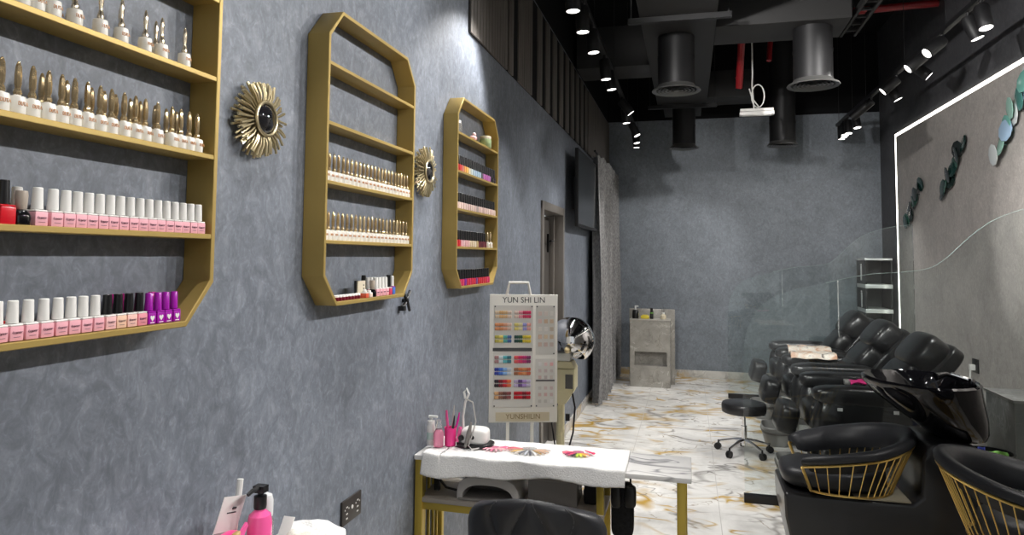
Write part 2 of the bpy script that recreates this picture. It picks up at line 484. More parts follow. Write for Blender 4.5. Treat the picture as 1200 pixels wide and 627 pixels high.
b = MB(); b.box(1.237, 1.75, 7.9, 8.35, 3.32, 3.62)
solo('air_duct', b, M['duct'], 'short dark cross duct beside the far end of the long duct', 'duct', bevel=.006)

def make_diffuser(label, x, y, ztop, r=.185, rc=.138):
    t = thing('air_diffuser', label, 'air vent', (x, y, 2.8), 0, 'round ceiling diffusers')
    b = MB(); b.lathe([(rc, .03), (rc, ztop-2.8-.002)], 32, caps=False); b.lathe([(rc+.004, .25), (rc+.004, .27)], 32, caps=False)
    ob('ceiling_drop_duct', b, M['duct2'], t)
    b = MB(); b.lathe([(rc-.002, .05), (rc+.01, .028), (r*.97, .012), (r, .004), (r*.99, 0), (r*.84, .006), (r*.80, .02)], 40, caps=False)
    ob('flange', b, M['vent'], t)
    b = MB()
    for q in (.70, .55, .40, .25): b.lathe([(r*q+.010, .002), (r*q, .004), (r*q-.012, .02), (r*q-.006, .02)], 32, caps=False)
    ob('vane', b, M['vent'], t)
    b = MB(); b.lathe([(r*.13, .03), (r*.12, .002), (.002, -.002)], 16); ob('core', b, M['vent'], t)
    b = MB(); b.lathe([(rc*.98, .034), (.001, .035)], 32, caps=False); ob('throat', b, M['black_paint'], t)
    return t
M['vent'] = pm('vent_metal', (.14, .14, .135), .35, metal=.5)
make_diffuser('round diffuser on a drop duct under the long duct near the slat band', .945, 5.37, 3.225)
make_diffuser('round diffuser under the cross duct, its drop duct catching most light', 1.937, 5.42, 3.235)
make_diffuser('round diffuser near the back wall at the end of the long duct', .985, 8.24, 3.30, .17, .132)
make_diffuser('dark round diffuser near the back wall beside the hanging white box', 2.077, 8.26, 4.0, .17, .142)

hb = thing('hanging_fitting', 'small white box hanging on a looped white cable below the ceiling', 'fitting', (1.63, 6.5, 2.83))
b = MB(); b.box(1.49, 1.785, 6.46, 6.54, 2.815, 2.845); b.box(1.495, 1.78, 6.465, 6.535, 2.848, 2.872); b.box(1.51, 1.765, 6.47, 6.53, 2.81, 2.815)
ob('box_body', b, M['white'], hb, world=True, bevel=.006)
pts = [(1.615, 6.5, 2.872+.0), (1.61, 6.5, 2.95), (1.60, 6.5, 3.08)] + [(1.605, 6.5, 3.2), (1.60, 6.5, ZC)]
b = MB(); b.tube(pts, .007, 6)
lp = [(1.62+.055*math.cos(a)+.03, 6.5, 2.99+.105*math.sin(a)) for a in [2*PI*k/20 for k in range(20)]]
b.tube(lp, .006, 6, closed=True); b.tube([(1.575, 6.5, 3.06), (1.60, 6.5, 2.97), (1.66, 6.5, 2.885)], .006, 6)
ob('cable', b, M['white'], hb, world=True)

b = MB(); b.tube([(1.52, 5.9, 3.9), (1.505, 6.3, 3.55), (1.487, 6.5, 3.07)], .032, 10); b.tube([(1.52, 5.9, 3.9), (1.52, 5.9, 4.299)], .032, 10); b.lathe([(.036, 0), (.036, .012)], 12, (1.489, 6.49, 3.16))
solo('sprinkler_pipe', b, M['red_pipe'], 'thicker red sprinkler pipe dropping behind the cross duct', 'pipe')
b = MB(); b.tube([(1.84, 6.9, 4.299), (1.84, 6.9, 4.0), (1.80, 6.8, 3.62), (1.775, 6.75, 3.38)], .024, 10)
solo('sprinkler_pipe', b, M['red_pipe'], 'thinner red sprinkler pipe behind the cross duct beside the brighter diffuser', 'pipe')
b = MB(); b.tube([(2.3, 7, 3.87), (XW-.001, 7, 3.90)], .035, 10)
solo('sprinkler_pipe', b, M['red_pipe'], 'horizontal red sprinkler pipe running into the dark wall above the track', 'pipe')
b = MB()
for k in range(2): b.box(2.22+.10*k, 2.24+.10*k, 4.4, 5.9, 3.30, 3.35)
for k in range(9): b.box(2.22, 2.34, 4.5+.16*k, 4.52+.16*k, 3.31, 3.33)
for yy in (4.6, 5.7): b.cyl((2.28, yy, 3.32), (2.28, yy, ZC), .005, n=6)
solo('cable_tray', b, M['duct'], 'dark ladder cable tray beside the bright round diffuser', 'cable tray')

# ---------------------------------------------------------------- spotlight tracks
def make_track(label, x, y0, y1, wires, zr=3.09):
    t = thing('lighting_track', label, 'track', (x, (y0+y1)/2, zr), 0)
    b = MB(); b.box(x-.018, x+.018, y0, y1, zr, zr+.035); ob('rail', b, M['black_matte'], t, world=True, bevel=.002)
    for yy in wires:
        b = MB(); b.cyl((x, yy, zr+.034), (x, yy, ZC), .0025, n=6); ob('suspension_wire', b, M['duct2'], t, world=True)
make_track('black spotlight track above the shelf wall', .40, -2, 9.05, [-1, 1, 3, 4.7, 6.0, 7.4, 8.9])
make_track('black spotlight track hung before the dark wall with the pale panel', 2.80, -2, 9.0, [-1, 1, 3, 4.9, 5.35, 6.3, 7.6, 8.2, 8.9], 3.13)

def lamp_dir(t, ax):
    """rotation that takes local -Z to the axis"""
    return Vector((0, 0, -1)).rotation_difference(Vector(ax).normalized()).to_euler()

RTX = 2.80
def make_spot(label, group):
    t = thing('track_spotlight', label, 'spotlight', (0, 0, 0), 0, group)
    # local: pivot at origin, barrel along -Z
    b = MB(); b.lathe([(.040, -.145), (.043, -.135), (.043, .0), (.036, .012)], 20, caps=True)
    body = ob('barrel', b, M['black_matte'], t)
    b = MB(); b.lathe([(.037, -.1465), (.001, -.1475)], 20, caps=False)
    ob('lens', b, M['lens'], t)
    b = MB(); b.lathe([(.043, -.149), (.043, -.14), (.038, -.140), (.038, -.149), (.043, -.149)], 20, caps=False)
    ob('trim_ring', b, M['black_matte'], t)
    return t
SP = None
nspot = [0]
def spot(x, y, z, axis, label, group, energy=None, size=48, blend=.55, col=(1., .972, .945)):
    """z = height of the lens; axis = where it points"""
    global SP
    a = Vector(axis).normalized(); x = .40 if x < 1.5 else RTX; tz = 0 if x < 1.5 else .04
    piv = Vector((x, y - a.y*.147, 3.045+tz))
    if SP is None: SP = make_spot(label, group)
    s = dup(SP, piv, label=label, group=group, rot=lamp_dir(None, a))
    # yoke joining the barrel to the track (a part of the spotlight)
    tx = .40 if x < 1.5 else 2.85
    q = s.rotation_euler.to_quaternion().inverted()
    top = q @ Vector((0, 0, 3.0885-3.045))
    b = MB(); b.cyl((0, 0, 0), tuple(top), .011, n=8)
    ob('yoke', b, M['black_matte'], s)
    if energy:
        L = bpy.data.lights.new('spot_lamp', 'SPOT'); L.energy = energy; L.spot_size = R(size); L.spot_blend = blend
        L.shadow_soft_size = .025; L.color = col
        lo = bpy.data.objects.new('spot_lamp', L); COL.objects.link(lo); lo.parent = s; lo.location = (0, 0, -.155)
    return s

GL, GR = 'spotlights on the track above the shelf wall', 'spotlights on the track before the dark wall'
E1 = 58.
left = [  # y, z, axis, energy, size
    (3.23, 2.9, (-.30, -.30, -1), E1, 80), (3.74, 2.9, (.05, .0, -1), E1, 70), (4.11, 2.9, (0.05, 0, -1), E1*.6, 60), (4.55, 2.9, (.1, 0, -1), E1, 70),
    (5.27, 2.9, (.1, 0, -1), E1, 70), (5.61, 2.9, (.15, 0, -1), E1*.5, 60), (6.72, 2.9, (.75, .1, -1), E1*.8, 60),
    (7.06, 2.9, (.1, 0, -1), E1, 60), (7.9, 2.9, (.5, -.1, -1), E1*.8, 44), (8.35, 2.9, (.2, -.1, -1), E1*.5, 40), (8.68, 2.9, (0, 0, -1), None, 0)]
for i, (y, z, ax, e, sz) in enumerate(left):
    e = e and e*1.4
    spot(.40, y, z, ax, f'black track spotlight above the shelf wall, {ORD[len(left)-1-i]} from the back wall end', GL, e, sz or 50)
right = [
    (4.72, 3.0, (.08, -.25, -1), E1, 70), (4.95, 2.98, (.35, -.1, -1), E1*.8, 90), (5.40, 2.97, (-1., -.25, -.85), E1*1.8, 62), (5.82, 2.98, (-1, .0, -.8), E1*1.8, 62),
    (6.05, 2.92, (1., -.22, -1.0), None, 0), (6.55, 3.0, (-1, .1, -.9), E1*1.5, 62), (6.75, 2.93, (.5, -.1, -1), None, 0), (7.45, 3.0, (-.9, .5, -.8), E1*1.0, 56),
    (7.75, 2.98, (-.9, .4, -.8), E1*1.0, 56), (8.05, 2.93, (.1, -.2, -1), E1*.5, 44), (8.40, 2.94, (0, -.2, -1), E1*.4, 40), (8.52, 2.91, (-.1, -.2, -1), None, 0),
    (8.64, 2.92, (0, 0, -1), None, 0), (8.77, 2.90, (0, 0, -1), None, 0)]
for i, (y, z, ax, e, sz) in enumerate(right):
    spot(2.85, y, z, ax, f'black track spotlight before the dark wall, {ORD[len(right)-1-i]} from the back wall end', GR, e, sz)
# the same tracks go on above and behind the photographer
ext = [(2.85, 3.1, (-1.0, -.72, -.52), E1*2.3, 62), (2.85, 4.0, (-1.0, -.80, -.48), E1*2.3, 62), (2.85, 2.0, (-1., -.1, -.6), E1*1.6, 66), (2.85, 4.25, (1., .35, -.75), E1*.9, 100), (2.85, 2.6, (-.3, .35, -1), E1*1.2, 60),
       (.40, 2.3, (.05, .0, -1), E1*.8, 70), (.40, 1.3, (.05, 0, -1), E1*.8, 70), (.40, .4, (.1, 0, -1), E1*.7, 70), (2.85, 1.0, (-1, .25, -.6), E1*1.2, 66), (2.85, .2, (-.4, .3, -1), E1, 70),
       (.40, 2.8, (1., 1.25, -.50), E1*6., 80), (.40, 1.7, (2.89, 2.55, -1.0), E1*7.5, 31), (.40, .9, (.9, 2.3, -.45), E1*4.6, 60), (2.85, 3.6, (-.32, 1, -.42), E1*4.2, 58)]
for i, (x, y, ax, e, sz) in enumerate(ext):
    spot(x, y, 2.94, ax, f'black track spotlight out over the front of the room, {ORD[i]} of those', 'spotlights over the front of the room', e, sz, blend=.12 if sz == 31 else 1. if sz == 80 else .55)

for c in list(SP.children): bpy.data.objects.remove(c)
bpy.data.objects.remove(SP)

# ================================================================ gold wall shelves
ZB = [2.056, 1.887, 1.721, 1.555]      # tops of the loose boards; frame bottom board top = 1.382
ZBOT = 1.382
def gold_shelf(label, y0, y1, dep=.068):
    t = thing('wall_shelf', label, 'wall shelf', (0, (y0+y1)/2, 1.37), 0, 'octagonal gold wall shelves')
    def octo(e):
        a, c = .075, .085
        return [(y0+a-e*.35, 1.37-e), (y1-a+e*.35, 1.37-e), (y1+e, 1.37+c-e*.4), (y1+e, 2.217-c+e*.4), (y1-a+e*.35, 2.217+e), (y0+a-e*.35, 2.217+e), (y0-e, 2.217-c+e*.4), (y0-e, 1.37+c-e*.4)]
    o, i = octo(0), octo(-.011)
    b = MB(); vs = []
    for x in (.0008, dep):
        vs += [(x, p[0], p[1]) for p in o] + [(x, p[0], p[1]) for p in i]
    fs = []
    for k in range(8):
        j = (k+1) % 8
        fs += [(k, j, 16+j, 16+k), (8+j, 8+k, 24+k, 24+j), (16+k, 16+j, 24+j, 24+k), (j, k, 8+k, 8+j)]
    b.add(vs, fs)
    ob('frame', b, M['gold'], t, world=True, bevel=.0012, seg=1)
    for z in ZB:
        b = MB(); b.box(.001, dep-.001, y0+.0112, y1-.0112, z-.010, z)
        ob('shelf_board', b, M['gold'], t, world=True, bevel=.001, seg=1)
    return t
gold_shelf('large gold octagonal wall shelf before the first sunburst mirror, cut by the photo edge', .61, 1.232)
gold_shelf('gold octagonal wall shelf hung between the two sunburst mirrors', 1.676, 2.297)
gold_shelf('gold octagonal wall shelf filled with black-capped polishes, beyond both mirrors', 2.772, 3.425)

# ---------------------------------------------------------------- bottles
def gold_bottle(slim):
    t = thing('polish_bottle', 'x x x x', 'nail polish')
    b = MB(); b.lathe([(.0116, 0), (.0122, .002), (.0120, .023), (.0112, .027), (.006, .028), (.0045, .030)], 20)
    ob('bottle', b, M['bottle_white'], t)
    if slim:
        b = MB(); b.lathe([(.0055, .029), (.006, .034), (.0042, .040), (.003, .048), (.0042, .058), (.0040, .070), (.0020, .079), (.0004, .081)], 10)
        ob('cap', b, M['goldcap'], t)
    else:
        b = MB(); b.lathe([(.0050, .029), (.0062, .033), (.0044, .039), (.0036, .040), (.0050, .046), (.0052, .060), (.0042, .073), (.0022, .080), (.0004, .0815)], 7)
        ob('cap', b, M['amber'], t)
    lab = lettering('label', 'DUTA', .0086, M['label_brown'], t, (.0125, 0, .0155), (0, 1, 0), (0, 0, 1), .68)
    return t

def square_bottle(w, hb, capw, caph, cap_m, body_m, shoulder_m, text=None, ink=None, heart=False, name='polish_bottle'):
    t = thing(name, 'x x x x', 'nail polish')
    h = w/2
    b = MB(); b.box(-h, h, -h, h, 0, hb); ob('bottle', b, body_m, t, bevel=.0016)
    b = MB(); b.box(-h*.97, h*.97, -h*.97, h*.97, hb, hb+.003); b.cyl((0, 0, hb+.003), (0, 0, hb+.006), capw*.4, n=12)
    ob('shoulder', b, shoulder_m, t, bevel=.001, seg=1)
    b = MB(); b.lathe([(capw*.5, hb+.004), (capw*.5, hb+.006), (capw*.43, hb+.004+caph-.001), (capw*.38, hb+.004+caph)], 16)
    ob('cap', b, cap_m, t)
    if text:
        b = MB(); n = 26
        pts = [(h+.0004, -h*.72+h*1.44*k/n + .0011*math.sin(k*1.55), hb*.56+(.0026 if k in (1, 2, 9, 10) else .0015)*math.sin(k*1.3)) for k in range(n+1)]
        b.tube(pts, .00042, 4); b.tube([(h+.0004, -h*.5+h*k/6, hb*.26+.0003*(k % 2)) for k in range(7)], .00036, 4)
        ob('label', b, ink, t)
    if heart:
        pts = [(0, -.0055), (.005, .0005), (.0048, .0038), (.0026, .005), (0, .0028), (-.0026, .005), (-.0048, .0038), (-.005, .0005)]
        b = MB(); b.prism([(p[0], p[1]+hb*.52) for p in pts], h, h+.0006, 'x'); b.prism([(-.005, .002), (.005, .002), (.005, .0035), (-.005, .0035)], h, h+.0006, 'x')
        ob('heart_label', b, M['cap_white'], t)
    return t

def layout(ys, w, lo, hi, xf=.051, xb=.025):
    """two-deep row: front unless the last front bottle is in the way"""
    out = []; lf = lb = -9
    for y in ys:
        y = min(max(y, lo), hi)
        if y-lf >= w: out.append((xf, y)); lf = y
        elif y-lb >= w and xb is not None: out.append((xb, y)); lb = y
        elif lf+w <= hi: lf += w; out.append((xf, lf))
        elif xb is not None and lb+w <= hi: lb += w; out.append((xb, lb))
    return out

def fill(src, pts, z, what, where, group, end, first=True, rzj=.12):
    """labels count from the end of the row that a viewer can find"""
    rowf = sorted([p for p in pts if p[0] > .04], key=lambda p: -p[1]); rowb = sorted([p for p in pts if p[0] <= .04], key=lambda p: -p[1])
    for row, word in ((rowf, ''), (rowb, 'back row, ')):
        for i, (x, y) in enumerate(row):
            s = src if callable(src) is False else src()
            lab = f'{what}, {where}, {word}{ORD[i]} from {end}'
            o = dup(s, (x, y, z), random.uniform(-rzj, rzj), lab, group)
def drop(t):
    for c in list(t.children):
        for g in list(c.children): bpy.data.objects.remove(g)
        bpy.data.objects.remove(c)
    bpy.data.objects.remove(t)

gb, gs_ = gold_bottle(False), gold_bottle(True)
yA = [.68, .705, .735, .76, .802, .827, .856, .88, .896, .917, .947, .992, 1.016, 1.048, 1.089, 1.102, 1.151]
yA = [y*.992 for y in yA]
yBf = [.64, .665, .69, .715, .74, .777, .803, .825, .854, .875, .902, .927, .953, .973, 1.005, 1.031, 1.049, 1.085, 1.123, 1.137, 1.163, 1.186, 1.206]
yBb = [.865, .911, .96, .987, 1.012, 1.046, 1.07, 1.107, 1.137, 1.165]
EA = 'the mirror end'
fill(gs_, layout(yA, .024, .63, 1.205), ZB[1], 'slim gold-capped bottle', 'top board of the cropped shelf', 'slim gold-capped bottles on the cropped shelf', EA)
ptsB = [(.051, y*.993) for y in yBf] + [(.025, y*.993) for y in yBb]
ptsB2 = []; l = {}
for x, y in sorted(ptsB, key=lambda p: p[1]):
    if y-l.get(x, -9) < .0238: y = l[x]+.0238
    if y < 1.207: ptsB2.append((x, y)); l[x] = y
fill(gb, ptsB2, ZB[2], 'smoky gold-capped bottle', 'second board, cropped shelf', 'smoky gold-capped bottles on the cropped shelf', EA)

pk = square_bottle(.0215, .022, .0165, .034, M['cap_white'], M['pinklab'], M['cap_white'], 'Lilyfun', M['ink'])
yC = [.84, .867, .89, .912, .934, .956, .978, 1.0, 1.0225, 1.045, 1.067, 1.089, 1.111, 1.133, 1.155, 1.177, 1.199]
fill(pk, [(.050, y) for y in yC], ZB[3], 'white-capped pink bottle', 'third board of the cropped shelf', 'white-capped pink bottles on the cropped shelf', EA, rzj=.05)
rb = square_bottle(.024, .026, .017, .036, M['cap_black'], M['red'], M['red'])
dup(rb, (.05, .785, ZB[3]), 0, 'red polish bottle with black cap at the cropped edge of the large shelf', 'odd polishes on the cropped shelf')
kb = thing('polish_bottle', 'rounded black polish bottle with grey cap beside the red one on the cropped shelf', 'nail polish', (.052, .812, ZB[3]))
b = MB(); b.lathe([(.0125, 0), (.0138, .003), (.0138, .014), (.010, .021), (.006, .024)], 20); ob('bottle', b, M['black_gloss'], kb)
b = MB(); b.lathe([(.0065, .023), (.0078, .026), (.0088, .045), (.0078, .052)], 16); ob('cap', b, cm(.42, .36, .30), kb)
dup(pk, (.026, .838-.012, ZB[3]), 0, 'white-capped pink bottle half hidden behind the rounded black one', 'white-capped pink bottles on the cropped shelf')
# bottom row: seven white caps, four black caps, four purple
yD = [.66, .685, .71, .735, .76, .785, .809, .834, .860, .885, .909, .932, .956]
fill(pk, [(.050, y) for y in yD], ZBOT, 'white-capped pink bottle', 'bottom board of the cropped shelf', 'white-capped pink bottles on the bottom board', 'the black caps', rzj=.05)
tints = [((.85, .50, .50), 'pink'), ((.85, .55, .40), 'peach'), ((.85, .52, .46), 'salmon'), ((.80, .30, .36), 'coral pink')]
for y, (c, w) in zip([.981, 1.004, 1.028, 1.052], tints):
    s = square_bottle(.0215, .022, .0165, .034, M['cap_black'], cm(*c, .45), M['cap_white'], 'Lilyfun', M['ink'])
    s.location = (.050, y, ZBOT); tag(s, f'{w} labelled polish bottle with black cap on the bottom board of the cropped shelf', 'nail polish', 'black-capped bottles on the bottom board')
pu = square_bottle(.019, .021, .015, .033, M['purple'], M['purple'], M['purple'], heart=True)
for i, y in enumerate([1.076, 1.098, 1.118, 1.140]):
    dup(pu, (.050, y, ZBOT), 0, f'small purple polish with a white heart, {ORD[3-i]} from the slanted end of the cropped shelf', 'purple heart polishes on the cropped shelf')
mg = square_bottle(.019, .021, .015, .033, M['magenta'], M['magenta'], M['magenta'])
for i, y in enumerate([1.016, 1.042, 1.108]):
    dup(mg, (.027, y, ZBOT), 0, f'magenta polish bottle half hidden behind the front row, {ORD[2-i]} from the slanted end', 'magenta polishes behind the front row')
for y, n in ((.648, 0), (.672, 1), (.80, 2)):
    dup(rb, (.024, y, ZBOT), 0, f'black-capped bottle hidden behind white caps on the bottom board, {ORD[2-n]} from the mirror end', 'odd polishes on the cropped shelf')

# second shelf
y23 = [1.70+i*(2.272-1.70)/22 for i in range(23)]
y24 = [1.70+i*(2.272-1.70)/21 for i in range(22)]
jit = lambda ys: [y+random.uniform(-.0012, .0012) for y in ys]
fill(gb, [(.050, y) for y in jit(y23)], ZB[2], 'gold-capped white bottle', 'upper row of the middle shelf', 'gold-capped bottles on the middle shelf, upper board', 'its far end')
fill(gb, [(.050, y) for y in jit(y24)], ZB[3], 'gold-capped white bottle', 'lower row of the middle shelf', 'gold-capped bottles on the middle shelf, lower board', 'its far end')
jar = thing('glitter_jar', 'x x x x', 'jar')
b = MB(); b.lathe([(.0085, 0), (.009, .002), (.009, .010)], 14); ob('pot', b, cm(.14, .005, .02), jar)
b = MB(); b.lathe([(.0088, .010), (.0088, .0145), (.007, .016)], 14); ob('lid', b, M['cap_white'], jar)
for i in range(8): dup(jar, (.052, 1.775+.019*i, ZBOT), 0, f'tiny dark red jar with clear lid on the middle shelf, {ORD[i]} from its near end', 'dark red jars on the middle shelf')
b = MB(); b.box(.046, .049, 1.915, 1.965, ZBOT, ZBOT+.052); b.cur = 1; b.box(.040, .046, 1.909, 1.968, ZBOT, ZBOT+.053); b.cur = 2
for k in range(3): b.box(.049, .0494, 1.950, 1.956, ZBOT+.016+k*.010, ZBOT+.021+k*.010)
solo('card_box', b, [cm(.62, .55, .42, .6), M['black'], M['inkdark']], 'beige card box with a black edge at the bottom of the middle shelf', 'box')
rp = square_bottle(.02, .014, .012, .008, M['cap_white'], cm(.6, .10, .05), M['cap_white'])
rp.location = (.058, 1.943, ZBOT); tag(rp, 'low orange-red pot in front of the beige card box', 'pot')
rp2 = square_bottle(.019, .012, .014, .006, M['cap_white'], cm(.75, .6, .5), M['cap_white'])
rp2.location = (.058, 1.972, ZBOT); tag(rp2, 'low pale pot beside the rounded black polish on the middle shelf', 'pot')
k2 = dup(kb, (.053, 2.005, ZBOT), 0, 'rounded black polish bottle with black cap on the middle shelf')
k2.children[1].active_material = M['black'] if False else k2.children[1].active_material
kc = square_bottle(.020, .022, .0165, .042, M['cap_black'], M['cap_black'], M['cap_black']); kc.location = (.026, 1.998, ZBOT)
tag(kc, 'tall black-capped polish behind the rounded black bottle on the middle shelf', 'nail polish')
yb = [2.034, 2.058, 2.082, 2.106]
for i, y in enumerate(yb): dup(pk, (.050, y, ZBOT), 0, f'white-capped pink bottle at the bottom of the middle shelf, {ORD[i]} after the rounded black polish', 'white-capped pink bottles on the middle shelf')
for i, y in enumerate([2.012, 2.036, 2.06]): dup(pk, (.0265, y+.012, ZBOT), 0, f'white-capped bottle, back row, bottom of the middle shelf, {ORD[i]} from its near end', 'white-capped pink bottles on the middle shelf')
s = square_bottle(.0215, .022, .0165, .040, M['cap_black'], cm(.62, .05, .12), M['cap_white']); s.location = (.050, 2.132, ZBOT)
tag(s, 'black-capped crimson polish second from the slanted far end of the middle shelf', 'nail polish')
s = square_bottle(.0205, .024, .0155, .034, M['cap_white'], cm(.05, .16, .55), M['purple']); s.location = (.050, 2.158, ZBOT)
tag(s, 'white-capped blue polish at the slanted far end of the middle shelf', 'nail polish')

# third shelf: black-capped polishes in colour order, one bottle mesh per colour
_pc = {}
def cpolish(c):
    if c not in _pc: _pc[c] = square_bottle(.025, .026, .0215, .042, M['cap_black'], cm(*c), cm(*c))
    return _pc[c]
rows3 = {
    1: ('third shelf, rainbow row', [(.45, .02, .03), (.62, .05, .05), (.70, .22, .20), (.80, .40, .12), (.85, .50, .12), (.75, .70, .55), (.60, .68, .70), (.50, .62, .72), (.42, .55, .70), (.40, .55, .68), (.45, .60, .75), (.10, .10, .12), (.50, .18, .45), (.55, .15, .45), (.48, .12, .42), (.50, .2, .5), (.02, .02, .03), (.02, .02, .02), (.03, .02, .03)]),
    2: ('third shelf, nude pink row', [(.72, .55, .50), (.75, .58, .52), (.78, .60, .55), (.74, .56, .52), (.76, .60, .56), (.70, .50, .48), (.74, .58, .52), (.78, .62, .56), (.72, .55, .52), (.45, .38, .36), (.74, .56, .52), (.76, .58, .54), (.60, .42, .38), (.74, .56, .5), (.72, .54, .50), (.76, .6, .54), (.7, .5, .46), (.74, .58, .54), (.7, .54, .5)]),
    3: ('third shelf, red and beige row', [(.60, .02, .03), (.58, .02, .03), (.74, .40, .44), (.76, .50, .52), (.74, .42, .44), (.76, .50, .48), (.74, .62, .42), (.74, .60, .44), (.76, .66, .50), (.55, .40, .20), (.16, .02, .03), (.10, .01, .02), (.14, .02, .03), (.12, .01, .02)]),
    4: ('third shelf, bottom red row', [(.60, .03, .10), (.62, .04, .12), (.20, .02, .30), (.64, .03, .08), (.60, .02, .10), (.58, .02, .05), (.62, .02, .05), (.18, .05, .25), (.60, .01, .03), (.55, .01, .03), (.58, .02, .06), (.60, .03, .05), (.55, .02, .10), (.60, .03, .12)])}
names3 = lambda c: ('red' if c[0] > .4 and c[1] < .12 and c[2] < .14 else 'near black' if max(c) < .15 else 'dark red' if c[0] < .17 else 'orange' if c[2] < .25 and c[0] > .6 and c[1] > .3 else
                    'purple' if c[2] > .24 and c[1] < .25 else 'pale blue' if c[2] > .65 and c[0] < .65 else 'beige' if c[1] > .53 else 'pink')
for bi, (where, cols) in rows3.items():
    z = ZB[bi] if bi < 4 else ZBOT
    y0 = 2.80 if bi < 4 else 2.86
    step = .0325 if bi in (1, 2) else .033
    if bi == 4: step = .0335
    for i, c in enumerate(cols):
        y = y0+step*i
        if y > (3.395 if bi < 4 else 3.32): break
        dup(cpolish(c), (.050, y, z), 0, f'black-capped {names3(c)} polish, {where}, {ORD[i]} from the near end', 'black-capped polishes, ' + where)
for i in range(2):
    g = dup(gb, (.05, 3.30+.05*i, ZB[3]), 0, f'small gold-capped bottle, far end of the red and beige row, {ORD[i]} of two', 'gold-capped pair on the third shelf')
jr = thing('glass_jar', 'small clear glass jar at the near end of the top board, third shelf', 'jar', (.045, 2.83, ZB[0]))
b = MB(); b.lathe([(.020, 0), (.022, .003), (.022, .034), (.016, .042)], 18); ob('jar_body', b, M['bottle_glass'], jr)
b = MB(); b.lathe([(.017, .042), (.017, .054), (.012, .056)], 18); ob('lid', b, M['silver'], jr)
fg = thing('pink_ornament', 'small pale pink ornament in the middle of the top board, third shelf', 'ornament', (.045, 3.06, ZB[0]))
b = MB(); b.pillow((0, 0, .014), (.018, .024, .014), .9, .9); ob('ornament_base', b, cm(.8, .5, .5), fg); b = MB(); b.pillow((0, .012, .033), (.010, .011, .012), 1, 1); ob('ornament_top', b, cm(.85, .6, .6), fg)
jr = thing('glass_jar', 'green labelled jar at the far end of the top board, third shelf', 'jar', (.042, 3.27, ZB[0]))
b = MB(); b.lathe([(.028, 0), (.030, .003), (.030, .042), (.026, .046)], 20); ob('jar_body', b, cm(.36, .46, .24), jr)
b = MB(); b.lathe([(.029, .046), (.029, .058), (.025, .06)], 20); ob('lid', b, cm(.68, .62, .48), jr)
for s in (gb, gs_, pk, rb, pu, mg, jar, *_pc.values()): drop(s)

# ---------------------------------------------------------------- sunburst mirrors, wall clip, sockets
def sunburst(label, y, z, r, seed):
    rnd = random.Random(seed)
    t = thing('sunburst_mirror', label, 'mirror', (0, y, z), 0, 'sunburst mirrors')
    b = MB(); b.cyl((.001, 0, 0), (.014, 0, 0), r*.42, n=24); ob('back_disc', b, M['brass'], t)
    b = MB(); n = 104
    for k in range(n):
        a = 2*PI*k/n + rnd.uniform(-.03, .03); l = r*rnd.uniform(.84, 1.0); x0 = .012 + .010*(k % 3)
        bend = rnd.uniform(-.08, .08)
        pts = [(x0, math.cos(a)*r*.36, math.sin(a)*r*.36), (x0+.004, math.cos(a+bend*.4)*(r*.36+l)/2, math.sin(a+bend*.4)*(r*.36+l)/2), (x0-.002, math.cos(a+bend)*l, math.sin(a+bend)*l)]
        b.tube(pts, [.0022, .0027, .0036], 6)
    ob('rays', b, M['brass'], t)
    b = MB(); b.tube([(.040, math.cos(q)*r*.41, math.sin(q)*r*.41) for q in [2*PI*k/32 for k in range(32)]], .004, 8, closed=True); ob('bezel', b, M['brass'], t)
    b = MB(); b.lathe([(r*.40, 0), (r*.36, .006), (r*.22, .013), (.001, .017)], 32, (.034, 0, 0), (1, 0, 0), caps=False); ob('mirror_glass', b, M['mirror'], t)
sunburst('gold sunburst convex mirror between the cropped shelf and the middle shelf', 1.440, 1.842, .098, 3)
sunburst('gold sunburst convex mirror between the middle shelf and the third shelf', 2.52, 1.846, .104, 8)

cl = thing('wall_hook', 'small black crossed clip stuck on the wall under the middle shelf', 'clip', (0, 2.368, 1.348))
cl.scale = (.8, .72, .72)
b = MB(); b.tube([(.016, -.040, -.038), (.02, 0, 0), (.016, .055, .045)], .008, 8); ob('long_jaw', b, M['black'], cl)
b = MB(); b.tube([(.020, -.045, .040), (.026, -.005, -.002), (.02, .042, -.055)], .007, 8); ob('short_jaw', b, M['black'], cl)
b = MB(); b.cyl((.001, 0, 0), (.03, 0, 0), .010); b.box(.004, .03, -.062, -.030, -.050, -.026); ob('pivot', b, M['black'], cl)

so = thing('wall_socket', 'black double socket plate on the plaster wall low beside the nail table', 'socket', (0, 1.99, .725))
b = MB(); b.box(.0005, .008, -.062, .062, -.037, .037); ob('plate', b, pm('dark_socket_plate', (.035, .030, .028), .4), so, bevel=.002)
b = MB()
for dy in (-.034, .036):
    for z in (.014, -.006, -.02): b.box(.008, .009, dy-.005, dy+.005, z-.002, z+.002)
    b.box(.008, .009, dy-.014, dy-.010, .006, .010); b.box(.008, .009, dy+.010, dy+.014, .006, .010)
b.cyl((.008, 0, .005), (.0095, 0, .005), .006); ob('slots', b, M['silver'], so)

def wall_socket_r(label, y, z):
    t = thing('wall_socket', label, 'socket', (XW-.018, y, z), 0)
    b = MB(); b.box(-.012, -.0005, -.055, .055, -.055, .055); ob('plate', b, M['black'], t, bevel=.003)
    b = MB(); b.box(-.05, -.012, -.02, .02, -.035, .01); ob('plug', b, M['white'], t, bevel=.004)
    b = MB(); b.tube([(-.045, 0, -.03), (-.05, .0, -.12), (-.03, .02, -.35), (-.02, .03, -.60)], .006, 6); ob('cord', b, M['white'], t)
wall_socket_r('black wall socket with white plug behind the nearest recliner', 7.15, .70)
wall_socket_r('black wall socket with white plug and cord beside the shampoo bowl', 6.33, .665)

